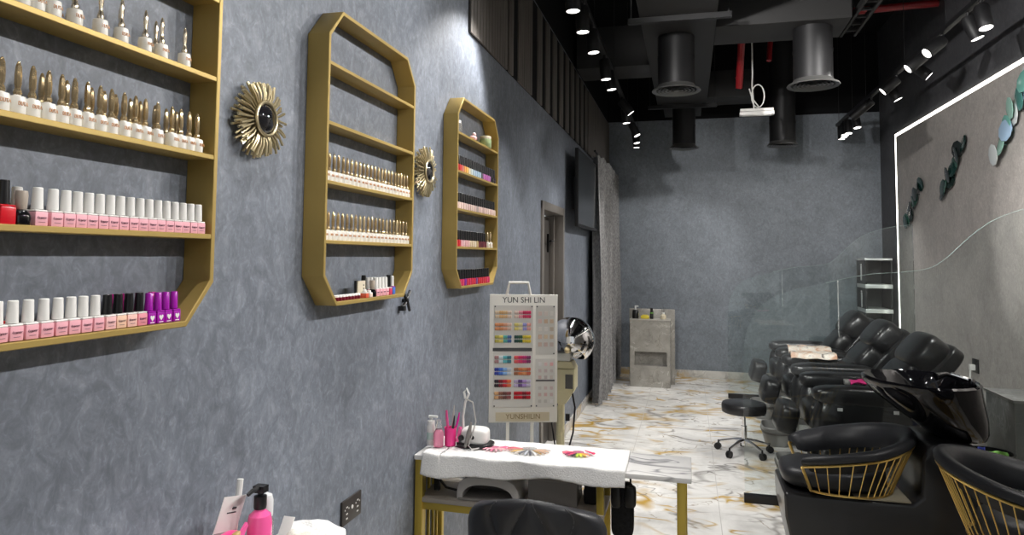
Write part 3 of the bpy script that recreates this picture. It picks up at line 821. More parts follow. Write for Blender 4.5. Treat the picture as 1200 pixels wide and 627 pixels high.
# ---------------------------------------------------------------- television and curtain
tv = thing('tv', 'black flat television hung high on the wall before the grey curtain', 'television', (0, 6.42, 1.77))
b = MB(); b.box(.085, .115, 5.80, 7.02, 1.775, 2.455); ob('cabinet', b, M['black_matte'], tv, world=True, bevel=.005)
b = MB(); b.box(.1145, .1165, 5.812, 7.008, 1.80, 2.443); ob('screen', b, M['screen'], tv, world=True)
b = MB(); b.box(.0, .09, 6.2, 6.6, 1.95, 2.25); ob('bracket', b, M['black_matte'], tv, world=True)

ct = thing('curtain', 'floor-length grey woven curtain at the far end of the plaster wall', 'curtain', (.1, 8.0, 0))
def cur(u, v):
    y = 7.02+u*1.98; z = .012+v*2.56
    k = .075 + .02*math.sin(9*v+4*u)
    amp = .055*(1-.35*v)
    return (.115 + amp*math.sin(u*2*PI*9.5 + .5*math.sin(3*v)) + .018*math.sin(u*2*PI*23+1.3) + .01*math.sin(5*v+u*7), y + .02*math.sin(u*2*PI*9.5+1.2)*(1-v), z)
b = MB(); b.grid(cur, 240, 18); c0 = ob('drape', b, M['curtain'], ct, world=True, angle=180)
b = MB()
for k in range(20): b.box(.06+.05*math.sin(k), .075+.05*math.sin(k), 7.04+k*.102, 7.06+k*.102, 2.54, 2.575)
ob('header_tape', b, M['curtain'], ct, world=True)
b = MB(); b.cyl((.10, 6.98, 2.605), (.10, 9.04, 2.605), .012); ob('rod', b, M['black_matte'], ct, world=True)

# ---------------------------------------------------------------- marble plinth cabinet at the back wall
pc = thing('marble_plinth', 'taupe marble plinth with a cut-out niche standing at the back wall', 'plinth', (.585, 8.4, 0))
b = MB()
x0, x1, y0, y1 = .355, .815, 8.23, 8.48
b.box(x0, .405, y0, y1, 0, .775); b.box(.778, x1, y0, y1, 0, .775)
b.box(.405, .778, y0, y1, 0, .245); b.box(.405, .778, y0, y1, .41, .775); b.box(.405, .778, y0+.14, y1, .245, .41)
ob('plinth_body', b, M['stone'], pc, world=True, smooth=False)
b = MB(); b.box(.35, .82, 8.225, 8.48, .775, .785); ob('plinth_top', b, cm(.42, .40, .36, .3), pc, world=True, bevel=.002)
b = MB(); b.box(.325, .865, 8.481, 8.53, 0, .892); ob('back_slab', b, M['stone'], pc, world=True, bevel=.003)
ZP = .7865
bt = thing('pump_bottle', 'squat black bottle with a pale pump on the marble plinth', 'bottle', (.41, 8.33, ZP))
b = MB(); b.lathe([(.036, 0), (.038, .004), (.038, .085), (.03, .098), (.012, .104)], 20); ob('bottle', b, M['black'], bt)
b = MB(); b.lathe([(.012, .104), (.010, .118), (.010, .150)], 12); b.box(-.008, .036, -.007, .007, .138, .150); ob('pump', b, M['silver'], bt)
b = MB(); b.box(.036, .039, -.015, .015, .03, .06); ob('label', b, cm(.5, .45, .2), bt)
b = MB(); b.box(.475, .57, 8.30, 8.36, ZP, ZP+.035); b.box(.49, .555, 8.305, 8.355, ZP+.035, ZP+.045)
solo('card_box', b, M['yellow'], 'low yellow box between black bottles on the marble plinth', 'box', bevel=.003)
bt = thing('spray_bottle', 'slim dark bottle with a green band in the middle of the plinth top', 'bottle', (.60, 8.32, ZP))
b = MB(); b.lathe([(.019, 0), (.02, .003), (.02, .075), (.013, .088)], 16); ob('bottle', b, M['black'], bt)
b = MB(); b.lathe([(.014, .088), (.016, .092), (.015, .125), (.010, .128)], 16); ob('cap', b, M['black'], bt)
b = MB(); b.lathe([(.0205, .062), (.0205, .078)], 16, caps=False); ob('band', b, cm(.12, .3, .05), bt)
bt = thing('reed_diffuser', 'cream scent diffuser bottle with thin reeds on the plinth edge', 'diffuser', (.735, 8.33, ZP))
b = MB(); b.lathe([(.03, 0), (.033, .004), (.033, .04), (.018, .055), (.012, .062)], 18); ob('bottle', b, cm(.62, .55, .40), bt)
b = MB(); b.lathe([(.014, .060), (.015, .078)], 14); ob('collar', b, M['white'], bt)
b = MB()
for dx, dy in ((.02, 0), (-.03, .005), (.004, .01)): b.tube([(0, 0, .05), (dx, dy, .135)], .0016, 5)
ob('reeds', b, M['black'], bt)

# ---------------------------------------------------------------- black shelf cabinet in the far corner
sc_ = thing('shelf_cabinet', 'black shelf cabinet with pale shelf edges in the far corner', 'cabinet', (3.13, 8.8, 0))
cx0, cx1, cy0, cy1 = 2.985, 3.268, 8.6, 9.0
b = MB(); b.box(cx0, cx0+.018, cy0, cy1, 0, 1.50); b.box(cx1-.018, cx1, cy0, cy1, 0, 1.50); b.box(cx0, cx1, cy1-.012, cy1, 0, 1.5)
ob('carcass', b, M['black_matte'], sc_, world=True)
for z, h in ((1.505, .022), (1.185, .045), (.905, .045), (.6, .045), (.3, .045)):
    b = MB(); b.box(cx0-.004, cx1, cy0-.006, cy1-.012, z, z+h); ob('shelf_board', b, M['silver'], sc_, world=True, bevel=.003)
for z in (1.27, .96):
    b = MB(); b.box(cx0-.006, cx0, 8.76, 8.80, z, z+.17); b.box(cx0-.006, cx0, 8.76, 8.80, z+.175, z+.19); ob('side_slot', b, M['silver'], sc_, world=True)

# ---------------------------------------------------------------- wall ornaments of glass discs
def ornament(label, A, B, n, r, cols, seed, width):
    rnd = random.Random(seed)
    A, B = Vector(A), Vector(B)
    t = thing('wall_ornament', label, 'wall art', (XW-.018, (A.x+B.x)/2, (A.y+B.y)/2))
    for k in range(n):
        u = (k+.5)/n; p = A.lerp(B, u)
        y = p.x + width*(1 if k % 2 else -1)*rnd.uniform(.3, .8); z = p.y + rnd.uniform(-.02, .02)
        off = .004+.012*(k % 3)
        ax = Vector((-1, rnd.uniform(-.22, .22), rnd.uniform(-.22, .22))).normalized()
        b = MB(); b.lathe([(r*.84, -.005), (r, -.002), (r, .002), (r*.84, .005)], 9, (-off-.02, y-t.location.y, z-t.location.z), ax)
        b.cyl((-off-.018, y-t.location.y, z-t.location.z), (-.0005, y-t.location.y, z-t.location.z), .006, n=6)
        ob('glass_disc', b, cols[k % len(cols)], t)
dk = [pm('dark_green_glass', (.010, .035, .030), .12, spec=.8), pm('smoky_glass', (.022, .028, .028), .15), pm('black_green_glass', (.012, .022, .02), .1), pm('bottle_green', (.03, .08, .06), .15)]
lt = [pm('pale_jade', (.30, .52, .44), .2), pm('milky_glass', (.60, .64, .64), .2), pm('sea_green', (.16, .40, .34), .2), pm('ice_blue', (.32, .45, .60), .2), pm('deep_teal', (.06, .20, .18), .2)]
ornament('small chain of dark green discs on the pale panel, furthest from the photographer', (7.50, 2.30), (7.98, 1.87), 9, .072, dk, 4, .030)
ornament('chain of dark green discs in the middle of the pale panel', (6.40, 2.50), (6.92, 2.08), 10, .074, dk, 5, .040)
ornament('large chain of pale jade and blue discs at the lit end of the panel', (5.15, 2.83), (5.78, 2.28), 12, .082, lt, 6, .055)

# ================================================================ furniture: pedicure recliners
def make_recliner(label):
    t = thing('recliner', label, 'recliner', (0, 0, 0), 0, 'black pedicure recliners along the pale panel')
    L = M['leather']
    # local: faces +X, origin under the seat
    b = MB(); b.box(-.30, .19, -.30, .30, .0, .40); ob('base', b, L, t, bevel=.03)
    b = MB(); b.pillow((.05, 0, .47), (.27, .20, .09), .4, .35); ob('seat', b, L, t)
    for s in (-1, 1):
        b = MB(); b.pillow((-.005, s*.275, .645), (.305, .090, .060), .6, .4)
        a = ob('armrest', b, L, t)
        b = MB(); b.pillow((-.03, s*.275, .36), (.28, .074, .30), .35, .35); ob('arm_panel', b, L, a)
        b = MB(); b.pillow((.20, s*.275, .45), (.10, .086, .185), .8, .65); ob('arm_front', b, L, a)
    tilt = Matrix.Rotation(R(-40), 3, 'Y')
    ax = tilt @ Vector((0, 0, 1)); fw = tilt @ Vector((1, 0, 0))
    o = Vector((-.10, 0, .50))
    b = MB(); b.pillow(o + ax*.30 - fw*.085, (.055, .25, .36), .35, .35, tilt); ob('back_shell', b, L, t)
    b = MB(); b.pillow(o + ax*.10, (.085, .21, .14), .55, .4, tilt); b.pillow(o + ax*.30, (.082, .215, .125), .55, .4, tilt); ob('backrest', b, L, t)
    b = MB(); b.pillow(o + ax*.51 + fw*.012, (.095, .225, .135), .6, .45, tilt); ob('headrest', b, L, t)
    b = MB(); b.pillow((.43, 0, .435), (.066, .17, .10), .4, .35, Matrix.Rotation(R(-14), 3, 'Y')); ob('footrest', b, L, t)
    for y in (-.085, .085):
        b = MB(); b.box(.18, .37, y-.014, y+.014, .36, .40); ob('footrest_arm', b, M['silver'], t)
    for s in (-1, 1):
        for x in (.14, -.18):
            b = MB(); b.box(x, x+.03, s*.366-.003, s*.366+.003, .56, .58); ob('stud', b, M['silver'], t)
    return t
RX = 2.10
r1 = make_recliner('black leather recliner nearest the shampoo bowl, first of three in the row')
r1.location = (RX, 5.10, 0); r1.rotation_euler = (0, 0, PI)
dup(r1, (RX, 6.08, 0), PI, 'middle black leather recliner of the row of three')
dup(r1, (RX, 7.06, 0), PI, 'black leather recliner at the far end of the row, next to the corner cabinet')
def basin(label, y):
    t = thing('foot_basin', label, 'foot basin', (1.72, y, 0), 0, 'grey foot basins')
    ring = lambda a, bb, z, n=28: [(a*math.copysign(abs(math.cos(2*PI*k/n))**.6, math.cos(2*PI*k/n)), bb*math.copysign(abs(math.sin(2*PI*k/n))**.6, math.sin(2*PI*k/n)), z) for k in range(n)]
    b = MB(); b.loft([ring(.09, .13, 0), ring(.11, .15, .08), ring(.12, .165, .145), ring(.113, .158, .152), ring(.105, .15, .14), ring(.085, .12, .04)]); ob('tub', b, cm(.26, .255, .245, .4), t)
    b = MB(); b.loft([ring(.118, .163, .10), ring(.121, .166, .103), ring(.122, .167, .118), ring(.119, .164, .122)], False, False); ob('band', b, M['grey_dk'], t)
basin('grey foot basin under the footrest of the first recliner', 5.10)
basin('grey foot basin under the footrest of the middle recliner', 6.08)
basin('grey foot basin under the footrest of the far recliner', 7.06)
def twl(u, v):
    y = 6.22+v*.62; x = 1.86+u*.36+.05*v
    sag = -.035*math.sin(PI*min(max((y-6.45)/.23, 0), 1))
    z = .712 + sag + .004*math.sin(14*u+9*v)
    if y < 6.245: z -= (6.245-y)*1.4
    if y > 6.89: z -= (y-6.89)*1.2
    return (x, y, z)
b = MB(); b.grid(twl, 24, 24, (0, 0, .006))
solo('printed_towel', b, M['print_cloth'], 'cream and peach printed towel laid across two recliner armrests', 'towel', angle=180)
def pkc(u, v): return (2.02+u*.16, 4.78+v*.10, .718+.016*abs(math.sin(6*u+5*v))+.01*u)
b = MB(); b.grid(pkc, 14, 10, (0, 0, .006)); b.cur = 1; b.box(1.99, 2.02, 4.80, 4.85, .716, .745)
solo('pink_cloth', b, [M['pink'], M['grey_lt']], 'crumpled bright pink cloth on the armrest beside the shampoo bowl', 'cloth', angle=180)

# ---------------------------------------------------------------- glass partitions
def glass_panel(label, y, dx=0.):
    t = thing('glass_partition', label, 'glass partition', (2.3, y, 0), 0, 'glass partitions between the stations')
    ctrl = [(1.36, .05), (1.36, .85), (1.39, 1.08), (1.48, 1.23), (1.64, 1.315), (1.80, 1.355), (2.07, 1.42), (2.28, 1.440), (2.42, 1.465), (2.51, 1.525), (2.59, 1.605), (2.68, 1.69), (2.79, 1.765), (2.95, 1.825), (3.10, 1.858), (XW-.019, 1.875)]
    pts = []
    for i in range(len(ctrl)-1):
        p0 = ctrl[max(i-1, 0)]; p1 = ctrl[i]; p2 = ctrl[i+1]; p3 = ctrl[min(i+2, len(ctrl)-1)]
        for k in range(5):
            q = k/5; pts.append(tuple(.5*((2*p1[c]) + (-p0[c]+p2[c])*q + (2*p0[c]-5*p1[c]+4*p2[c]-p3[c])*q*q + (-p0[c]+3*p1[c]-3*p2[c]+p3[c])*q**3) for c in (0, 1)))
    pts.append(ctrl[-1])
    pts = [(p[0]+dx*(XW-p[0])/1.93, p[1]) for p in pts]
    poly = pts + [(XW-.019, .05)]
    b = MB(); b.prism(poly, y-.004, y+.004, 'y')
    ob('pane', b, M['glass'], t, world=True, smooth=False)
    b = MB(); b.tube([(p[0], y, p[1]) for p in pts[26:]], .0015, 5); ob('polished_edge', b, M['glass_edge'], t, world=True)
    b = MB(); b.box(pts[0][0]-.005, 2.1, y-.018, y+.018, 0, .052); ob('base_channel', b, M['black'], t, world=True, bevel=.002)
glass_panel('curved glass partition nearest the photographer, behind the shampoo station', 4.58)
glass_panel('curved glass partition beyond the recliners, before the back wall', 7.86, .08)

# ---------------------------------------------------------------- rolling stool
st = thing('rolling_stool', 'round black rolling stool with a chrome star base on the marble floor', 'stool', (1.44, 5.70, 0))
b = MB(); b.lathe([(.155, .312), (.166, .318), (.168, .340), (.168, .370), (.161, .386), (.14, .392), (.001, .394)], 36); ob('seat', b, M['leather'], st)
b = MB(); b.lathe([(.022, .06), (.022, .21), (.014, .212), (.014, .312)], 16); b.lathe([(.05, .30), (.05, .312)], 16); ob('gas_lift', b, M['chrome'], st)
b = MB(); b.cyl((.02, 0, .30), (.16, -.02, .296), .006, n=8); ob('lever', b, M['chrome'], st)
for k in range(5):
    a = R(18+72*k); c, s = math.cos(a), math.sin(a)
    b = MB(); b.tube([(c*.015, s*.015, .105), (c*.08, s*.08, .098), (c*.20, s*.20, .066)], [.017, .014, .010], 8, flat=.7)
    lg = ob('leg', b, M['chrome'], st)
    b = MB(); b.cyl((c*.20, s*.20, .075), (c*.20, s*.20, .045), .007, n=8)
    t0 = Vector((-s, c, 0)); p = Vector((c*.205, s*.205, .026))
    b.cyl(p-t0*.016, p-t0*.004, .026, n=16); b.cyl(p+t0*.004, p+t0*.016, .026, n=16)
    ob('caster', b, M['black'], lg)

# ---------------------------------------------------------------- gold-wire tub chairs
def tub_chair(t, wires=15, zs=.405):
    """local: faces +X. open front, padded rim falling to the arms"""
    A = 2.22
    def rim(u, out=0.):           # u in -1..1, 0 = back
        a = PI + u*A; e = abs(u)
        rx, ry = .26+out, .265+out
        x, y = math.cos(a)*rx, math.sin(a)*ry
        if e > .62: x += (e-.62)*.22
        z = .668 - .118*(e**1.5)
        return Vector((x+.0, y, z))
    def low(u):
        a = PI + u*A; x, y = math.cos(a)*.20, math.sin(a)*.215
        if abs(u) > .62: x += (abs(u)-.62)*.18
        return Vector((x+.02, y, zs))
    N = 44
    us = [-1+2*k/N for k in range(N+1)]
    # padded band: inner padding hangs lower than the rolled top
    rings = []
    for u in us:
        p = rim(u); n = Vector((p.x, p.y, 0)).normalized()
        h = .062*(1-.35*abs(u)**3)
        sec = [(-.052, -h*1.5), (-.056, -h*.8), (-.042, -.005), (-.016, .024), (.012, .028), (.030, .010), (.028, -.010), (.010, -.018), (-.022, -h*.7), (-.038, -h*1.45)]
        sc = 1. if abs(u) < .985 else .8
        rings.append([p + n*a*sc + Vector((0, 0, c*sc)) for a, c in sec])
    b = MB(); b.loft(rings); ob('padded_rim', b, M['leather_grey'], t, angle=60)
    out = []
    for k in range(40):
        q = 2*PI*k/40; c, sn = math.cos(q), math.sin(q)
        x = (.155*c) if c < 0 else .33*math.copysign(abs(c)**.45, c)
        y = .175*math.copysign(abs(sn)**(.85 if c < 0 else .5), sn)
        out.append((x, y))
    b = MB(); b.loft([[(x*f, y*f, zs+dz) for x, y in out] for f, dz in ((.92, .004), (.99, .022), (1.0, .055), (.97, .078), (.86, .092), (.5, .099), (.05, .1))])
    ob('seat', b, M['leather_grey'], t, angle=70)
    b = MB()
    b.tube([rim(u)+Vector((rim(u).x, rim(u).y, 0)).normalized()*.018-Vector((0, 0, .022)) for u in us], .006, 8)
    b.tube([low(u) for u in us], .006, 8)
    ob('wire_hoops', b, M['wire'], t)
    for k in range(wires*2+1):
        u = -1+2*k/(wires*2)
        p = rim(u); q = p+Vector((p.x, p.y, 0)).normalized()*.018-Vector((0, 0, .022))
        b = MB(); b.tube([low(u), q], .0075 if abs(u) > .99 else .0027, 6); ob('wire', b, M['wire'], t)
    return t

UY = 3.77
su = thing('shampoo_chair', 'black shampoo chair with gold wire sides in front of the black bowl', 'shampoo unit', (1.80, UY, 0), PI)
tub_chair(su)
prof = [(.335, .398), (.33, .28), (.27, .0), (-.46, .0), (-.48, .12), (-.52, .62), (-.50, .665), (-.30, .665), (-.265, .60), (-.262, .50), (-.255, .43), (-.22, .398), (.0, .392), (.2, .392)]
b = MB(); b.prism(prof, -.20, .20, 'y'); ob('base_shell', b, pm('satin_black_shell', (.010, .010, .011), .3, coat=.2), su, bevel=.03, seg=3)
b = MB(); b.box(-.215, .02, -.20, .20, .394, .402); ob('seat_plate', b, cm(.30, .27, .20, .4), su, bevel=.003)
# bowl: local -x is the basin side
def ringb(cx, a, bb, z, tip=0., n=48, tz=0.):
    out = []
    for k in range(n):
        q = 2*PI*k/n; c, s = math.cos(q), math.sin(q)
        x = cx + a*c + (tip*max(0, c)**3); y = bb*s
        out.append((x, y, z + tz*max(0, c)**2))
    return out
bw = thing('shampoo_bowl', 'glossy black shampoo bowl on the pedestal behind the wire chair', 'bowl', (2.13, UY+.03, .667), PI)
b = MB()
b.loft([ringb(-.155, .115, .15, 0), ringb(-.14, .14, .18, .03), ringb(-.09, .185, .222, .10), ringb(-.03, .228, .262, .19, .012), ringb(-.005, .245, .285, .245, .022, tz=.006), ringb(-.005, .245, .288, .258, .022, tz=.008),
        ringb(-.005, .235, .276, .266, .02, tz=.008), ringb(-.005, .222, .262, .258, .015, tz=.006), ringb(-.03, .195, .235, .20, .008), ringb(-.085, .15, .185, .10), ringb(-.13, .09, .12, .045)])
ob('basin', b, M['black_gloss'], bw, angle=50)
b = MB(); b.lathe([(.028, .046), (.028, .051), (.02, .053)], 16, (-.13, 0, 0)); ob('drain', b, M['chrome'], bw)
b = MB(); b.cyl((-.20, .06, .17), (-.20, .06, .285), .016, n=12); b.cyl((-.20, .06, .275), (-.12, .045, .30), .010, n=10); ob('mixer_tap', b, M['chrome'], bw)
b = MB(); b.tube([(-.20, -.05, .18), (-.19, -.06, .26), (-.13, -.05, .285), (-.08, -.04, .27)], [.009, .009, .012, .020], 10); ob('spray_head', b, M['black_gloss'], bw)
tc = thing('tub_chair', 'black tub chair with gold wire back cropped by the photo edge', 'chair', (2.255, 3.06, .07), R(-14))
tub_chair(tc, zs=.385)
b = MB(); b.cyl((.02, 0, .36), (.02, 0, -.03), .03, n=16); b.lathe([(.22, -.06), (.22, -.05), (.06, -.03), (.03, -.015)], 32, (.02, 0, 0)); ob('pedestal', b, M['wire'], tc)

wb = thing('waste_bin', 'black bin behind the shampoo bowl pedestal', 'bin', (2.56, 4.18, 0))
b = MB(); b.lathe([(.085, 0), (.11, .50), (.115, .51), (.105, .51), (.08, .02)], 24); ob('bucket', b, M['black'], wb)
def rag(u, v):
    return (2.50+u*.08+.012*math.sin(9*v), 4.06+.012*math.sin(7*u+4*v)-.01*v, .40+v*.145+.02*u*(1-v))
b = MB(); b.grid(rag, 10, 12, (0, -.005, 0)); solo('green_rag', b, M['green'], 'lime green rag hanging over the bin behind the bowl', 'cloth', angle=180)
def rag2(u, v): return (2.455+u*.04, 4.055+.01*math.sin(9*u+5*v), .42+v*.14)
b = MB(); b.grid(rag2, 8, 10, (0, -.005, 0)); solo('blue_rag', b, M['blue'], 'dark blue rag beside the lime green rag on the bin', 'cloth', angle=180)

mb_ = thing('marble_counter', 'grey marble counter block standing against the pale panel', 'counter', (3.05, 4.84, 0))
b = MB(); b.box(2.855, XW-.019, 4.62, 5.02, 0, .69); ob('counter_body', b, M['greystone'], mb_, world=True, bevel=.002)
b = MB(); b.box(2.845, XW-.019, 4.61, 5.03, .69, .705); ob('counter_top', b, M['greystone'], mb_, world=True, bevel=.003)
b = MB(); b.box(2.852, 2.858, 4.615, 4.622, 0, .69); b.box(2.845, XW-.02, 4.608, 4.612, .69, .706); b.box(2.842, 2.846, 4.61, 5.03, .69, .706); ob('edge_strip', b, cm(.36, .35, .33, .4), mb_, world=True)

# ================================================================ nail table
TX0, TX1, TY0, TY1, TZ = .004, 1.035, 2.495, 2.765, .75
nt_ = thing('nail_table', 'narrow marble-topped nail table with gold legs standing out from the wall', 'table', (.5, 2.63, 0))
b = MB(); b.box(TX0, TX1, TY0, TY1, TZ-.018, TZ); ob('tabletop', b, M['tabletop'], nt_, world=True, bevel=.003)
for (x, y, w) in ((.022, TY0+.022, .030), (.022, TY1-.02, .026), (1.0, TY0+.025, .030), (1.005, TY1-.022, .028), (.716, TY0+.03, .026), (.716, TY1-.03, .026)):
    b = MB(); b.box(x-w/2, x+w/2, y-w/2, y+w/2, 0, TZ-.018); ob('leg', b, M['gold_leg'], nt_, world=True, bevel=.002)
for y in (2.565, 2.615, 2.665, 2.705):
    b = MB(); b.box(.016, .026, y-.005, y+.005, .05, TZ-.02); ob('end_bar', b, M['gold_leg'], nt_, world=True, bevel=.001)
for y in (2.565, 2.63, 2.695):
    b = MB(); b.box(.996, 1.008, y-.005, y+.005, .05, TZ-.02); ob('end_bar', b, M['gold_leg'], nt_, world=True, bevel=.001)
b = MB(); b.box(.02, .73, TY0+.008, TY1-.005, .573, .590); ob('lower_shelf', b, M['shelfgrey'], nt_, world=True, bevel=.002)
b = MB(); b.box(.03, .72, TY0+.014, TY0+.034, .545, .573); b.box(.03, .72, TY1-.03, TY1-.01, .545, .573); ob('shelf_rail', b, M['gold_leg'], nt_, world=True, bevel=.001)
b = MB(); b.box(.03, 1.0, TY1-.03, TY1-.01, .12, .15); b.box(.03, .995, TY1-.03, TY1-.01, .68, .705); ob('back_rail', b, M['gold_leg'], nt_, world=True, bevel=.001)
ZS = .5912

# towel over the table: lies flat, droops over the front edge
def tow(u, v):
    """v 0 = hem hanging in front, 1 = back edge"""
    sag = .062+.012*math.sin(u*5+1)+.006*math.sin(u*17)
    L = sag+(TY1-TY0-.004); s = v*L
    x = .030+u*.775 + .012*math.sin(v*3+.4)*(1 if u < .1 else .3)
    if s < sag:
        y = TY0-.006-.004*math.sin(u*22)-.012*(1-s/sag)*(.5+.5*math.sin(u*9)); z = TZ+.005-(sag-s)
    else:
        y = TY0-.006+(s-sag); z = TZ+.005
    z += .0022*noise.noise(Vector((x*30, y*30, z*20)))
    if u < .32 and sag*.9 < s and v < .42: z += .010*max(0, math.sin(u*24+v*6))*(1-v)*(1-u*3)
    return (x, y, z)
b = MB(); b.grid(tow, 110, 44, (0, -.0012, .0045))
solo('towel', b, M['towel'], 'white terry towel covering most of the nail table, hanging over its front', 'towel', angle=180)
ZT = TZ+.0135

bt = thing('pump_bottle', 'slim white foam pump bottle at the wall end of the nail table', 'bottle', (.032, 2.60, ZT))
b = MB(); b.lathe([(.0155, 0), (.0165, .003), (.0165, .072), (.014, .078)], 20); ob('bottle', b, M['white'], bt)
b = MB(); b.lathe([(.0145, .078), (.0145, .094), (.006, .096), (.006, .110)], 16); b.box(-.010, .026, -.006, .006, .106, .114); ob('pump', b, M['white'], bt)
b = MB(); b.lathe([(.0167, .022), (.0167, .05)], 20, caps=False); ob('label', b, cm(.58, .72, .66, .5), bt)
bt = thing('pump_bottle', 'clear pink pump bottle beside the slim white one on the nail table', 'bottle', (.070, 2.585, ZT))
b = MB(); b.lathe([(.019, 0), (.020, .003), (.020, .052), (.012, .066), (.010, .068)], 20); ob('bottle', b, M['pinkclear'], bt)
b = MB(); b.lathe([(.0125, .066), (.0125, .082), (.009, .088), (.009, .102)], 14); ob('cap', b, M['bottle_glass'], bt)
th_ = thing('tool_cup', 'pink cup of nail files and brushes beside the drill on the nail table', 'tool cup', (.108, 2.615, ZT))
b = MB(); b.lathe([(.022, 0), (.024, .07), (.022, .07), (.020, .005)], 20); ob('cup', b, M['pink'], th_)
for i, (dx, dy, h, m) in enumerate(((.006, .004, .155, 'grey_lt'), (-.010, .0, .135, 'pink'), (.012, -.008, .12, 'black'), (-.004, -.01, .14, 'pinkliq'), (.016, .008, .125, 'magenta'))):
    b = MB(); b.tube([(dx*.4, dy*.4, .01), (dx*1.6, dy*2, h*.75), (dx*1.9, dy*2.3, h)], [.0035, .0045, .002], 6); ob('brush', b, M[m], th_)
nd = thing('nail_drill', 'white nail drill with a gooseneck holder at the back of the nail table', 'nail drill', (.205, 2.64, ZT))
b = MB(); b.pillow((0, 0, .038), (.055, .042, .034), .5, .5); ob('drill_body', b, M['white'], nd)
b = MB(); b.pillow((0, 0, .008), (.075, .05, .008), .4, .6); ob('drill_base', b, M['black'], nd)
b = MB(); b.cyl((-.045, -.036, .035), (-.048, -.046, .035), .011, n=14); ob('knob', b, M['black'], nd)
b = MB(); b.cyl((.0, -.038, .04), (.0, -.044, .04), .008, n=12); ob('knob', b, M['black'], nd)
b = MB(); b.tube([(-.05, .0, .05), (-.053, 0, .11), (-.045, 0, .165), (-.030, 0, .20), (-.040, .0, .22), (-.050, 0, .205), (-.045, 0, .18)], .005, 8); ob('holder', b, M['white'], nd)
b = MB(); b.tube([(-.045, 0, .18), (-.01, -.01, .17), (.01, -.03, .10), (.0, -.045, .05), (-.01, -.06, .012), (.01, -.075, .004), (.03, -.05, .004)], .003, 6); ob('cord', b, M['grey_lt'], nd)
b = MB(); b.tube([(-.025, -.055, .004), (-.012, -.05, .06), (-.003, -.048, .10)], [.006, .009, .004], 10); ob('handpiece', b, M['grey_md'], nd)
b = MB(); b.tube([(-.066, -.030, .017), (-.052, -.034, .075)], .007, 8); ob('pink_grip', b, M['pinkliq'], nd)

def swatch_fan(label, x, y, r, cols, a0, a1, plate=None):
    t = thing('colour_fan', label, 'nail swatches', (x, y, ZT), 0, 'nail tip fans on the towel')
    b = MB(); n = len(cols)
    b.lathe([(r*.36, .001), (r*.36, .004)], 20, sy=.8); ob('hub', b, plate or M['bottle_glass'], t)
    for k, c in enumerate(cols):
        a = R(a0+(a1-a0)*(k+.5)/n); d = Vector((math.cos(a), math.sin(a)*.95, 0))
        b = MB(); b.tube([d*r*.3+Vector((0, 0, .003)), d*r*.75+Vector((0, 0, .005)), d*r+Vector((0, 0, .003))], [.003, .0058, .004], 6, flat=.4)
        ob('nail_tip', b, cm(*c), t)
swatch_fan('pink nail tip fan near the white drill on the towel', .290, 2.625, .055, [(.85, .35, .42), (.85, .42, .48), (.82, .30, .38), (.86, .5, .55), (.85, .2, .34), (.8, .45, .5), (.85, .4, .45), (.8, .5, .5), (.85, .12, .25), (.85, .1, .22)], 170, 390, M['pinkclear'])
swatch_fan('large clear nail tip fan with brown and white tips in the middle of the towel', .425, 2.64, .085, [(.78, .10, .18), (.55, .10, .10), (.35, .12, .06), (.62, .40, .10), (.60, .55, .5), (.15, .16, .18), (.55, .58, .62), (.1, .1, .12), (.8, .8, .8), (.45, .30, .12), (.60, .40, .28), (.7, .45, .3), (.45, .35, .3)], 175, 365)
swatch_fan('bright multicoloured nail tip fan nearest the free end of the table', .615, 2.65, .062, [(.75, .02, .08), (.70, .02, .10), (.30, .02, .10), (.75, .1, .2), (.05, .05, .06), (.55, .75, .10), (.75, .80, .08), (.80, .55, .08), (.85, .30, .15)], 185, 330, M['pinkclear'])
b = MB(); b.tube([(.638, 2.675, ZT+.004), (.670, 2.648, ZT+.004)], [.003, .006], 6, flat=.5); b.pillow((.674, 2.645, ZT+.004), (.008, .007, .004), 1, 1)
solo('nail_tip_stick', b, cm(.78, .05, .15), 'single red nail tip stick lying by the bright fan', 'nail swatches')

# things on the lower shelf
uv = thing('nail_lamp', 'grey arched nail lamp on the lower shelf of the nail table', 'nail lamp', (.29, 2.61, ZS))
n = 18
arc = lambda w, h, e=.55: [(w*math.copysign(abs(math.cos(PI*k/n))**e, math.cos(PI*k/n)), h*abs(math.sin(PI*k/n))**e) for k in range(n+1)]
o_, i_ = arc(.122, .090, .6), arc(.100, .058, .75)
b = MB()
vs = [(p[0], -.085, p[1]) for p in o_] + [(p[0], -.085, p[1]) for p in i_] + [(p[0], .085, p[1]) for p in o_] + [(p[0], .085, p[1]) for p in i_]
m_ = n+1; fs = []
for k in range(n):
    fs += [(k, k+1, m_+k+1, m_+k), (k+1, k, 2*m_+k, 2*m_+k+1), (m_+k, m_+k+1, 3*m_+k+1, 3*m_+k), (2*m_+k, 3*m_+k, 3*m_+k+1, 2*m_+k+1)]
fs += [(0, m_, 3*m_, 2*m_), (n, 2*m_+n, 3*m_+n, m_+n)]
b.add(vs, fs); ob('lamp_shell', b, M['grey_lt'], uv, bevel=.003)
b = MB(); b.box(-.10, .10, .05, .082, .001, .060); b.prism([(p[0]*.99, p[1]*.98+.0) for p in i_], .03, .05, 'y'); ob('lamp_inside', b, M['grey_dk'], uv)
b = MB(); b.box(-.115, .115, -.095, .085, 0, .006); ob('lamp_floor', b, M['grey_md'], uv, bevel=.002)
b = MB(); b.box(.440, .625, 2.555, 2.69, ZS, ZS+.086); b.cur = 1; b.box(.437, .628, 2.552, 2.693, ZS+.086, ZS+.096)
solo('storage_box', b, [M['grey_md'], M['shelfgrey']], 'taupe storage box beside the nail lamp on the lower shelf', 'box', bevel=.004)
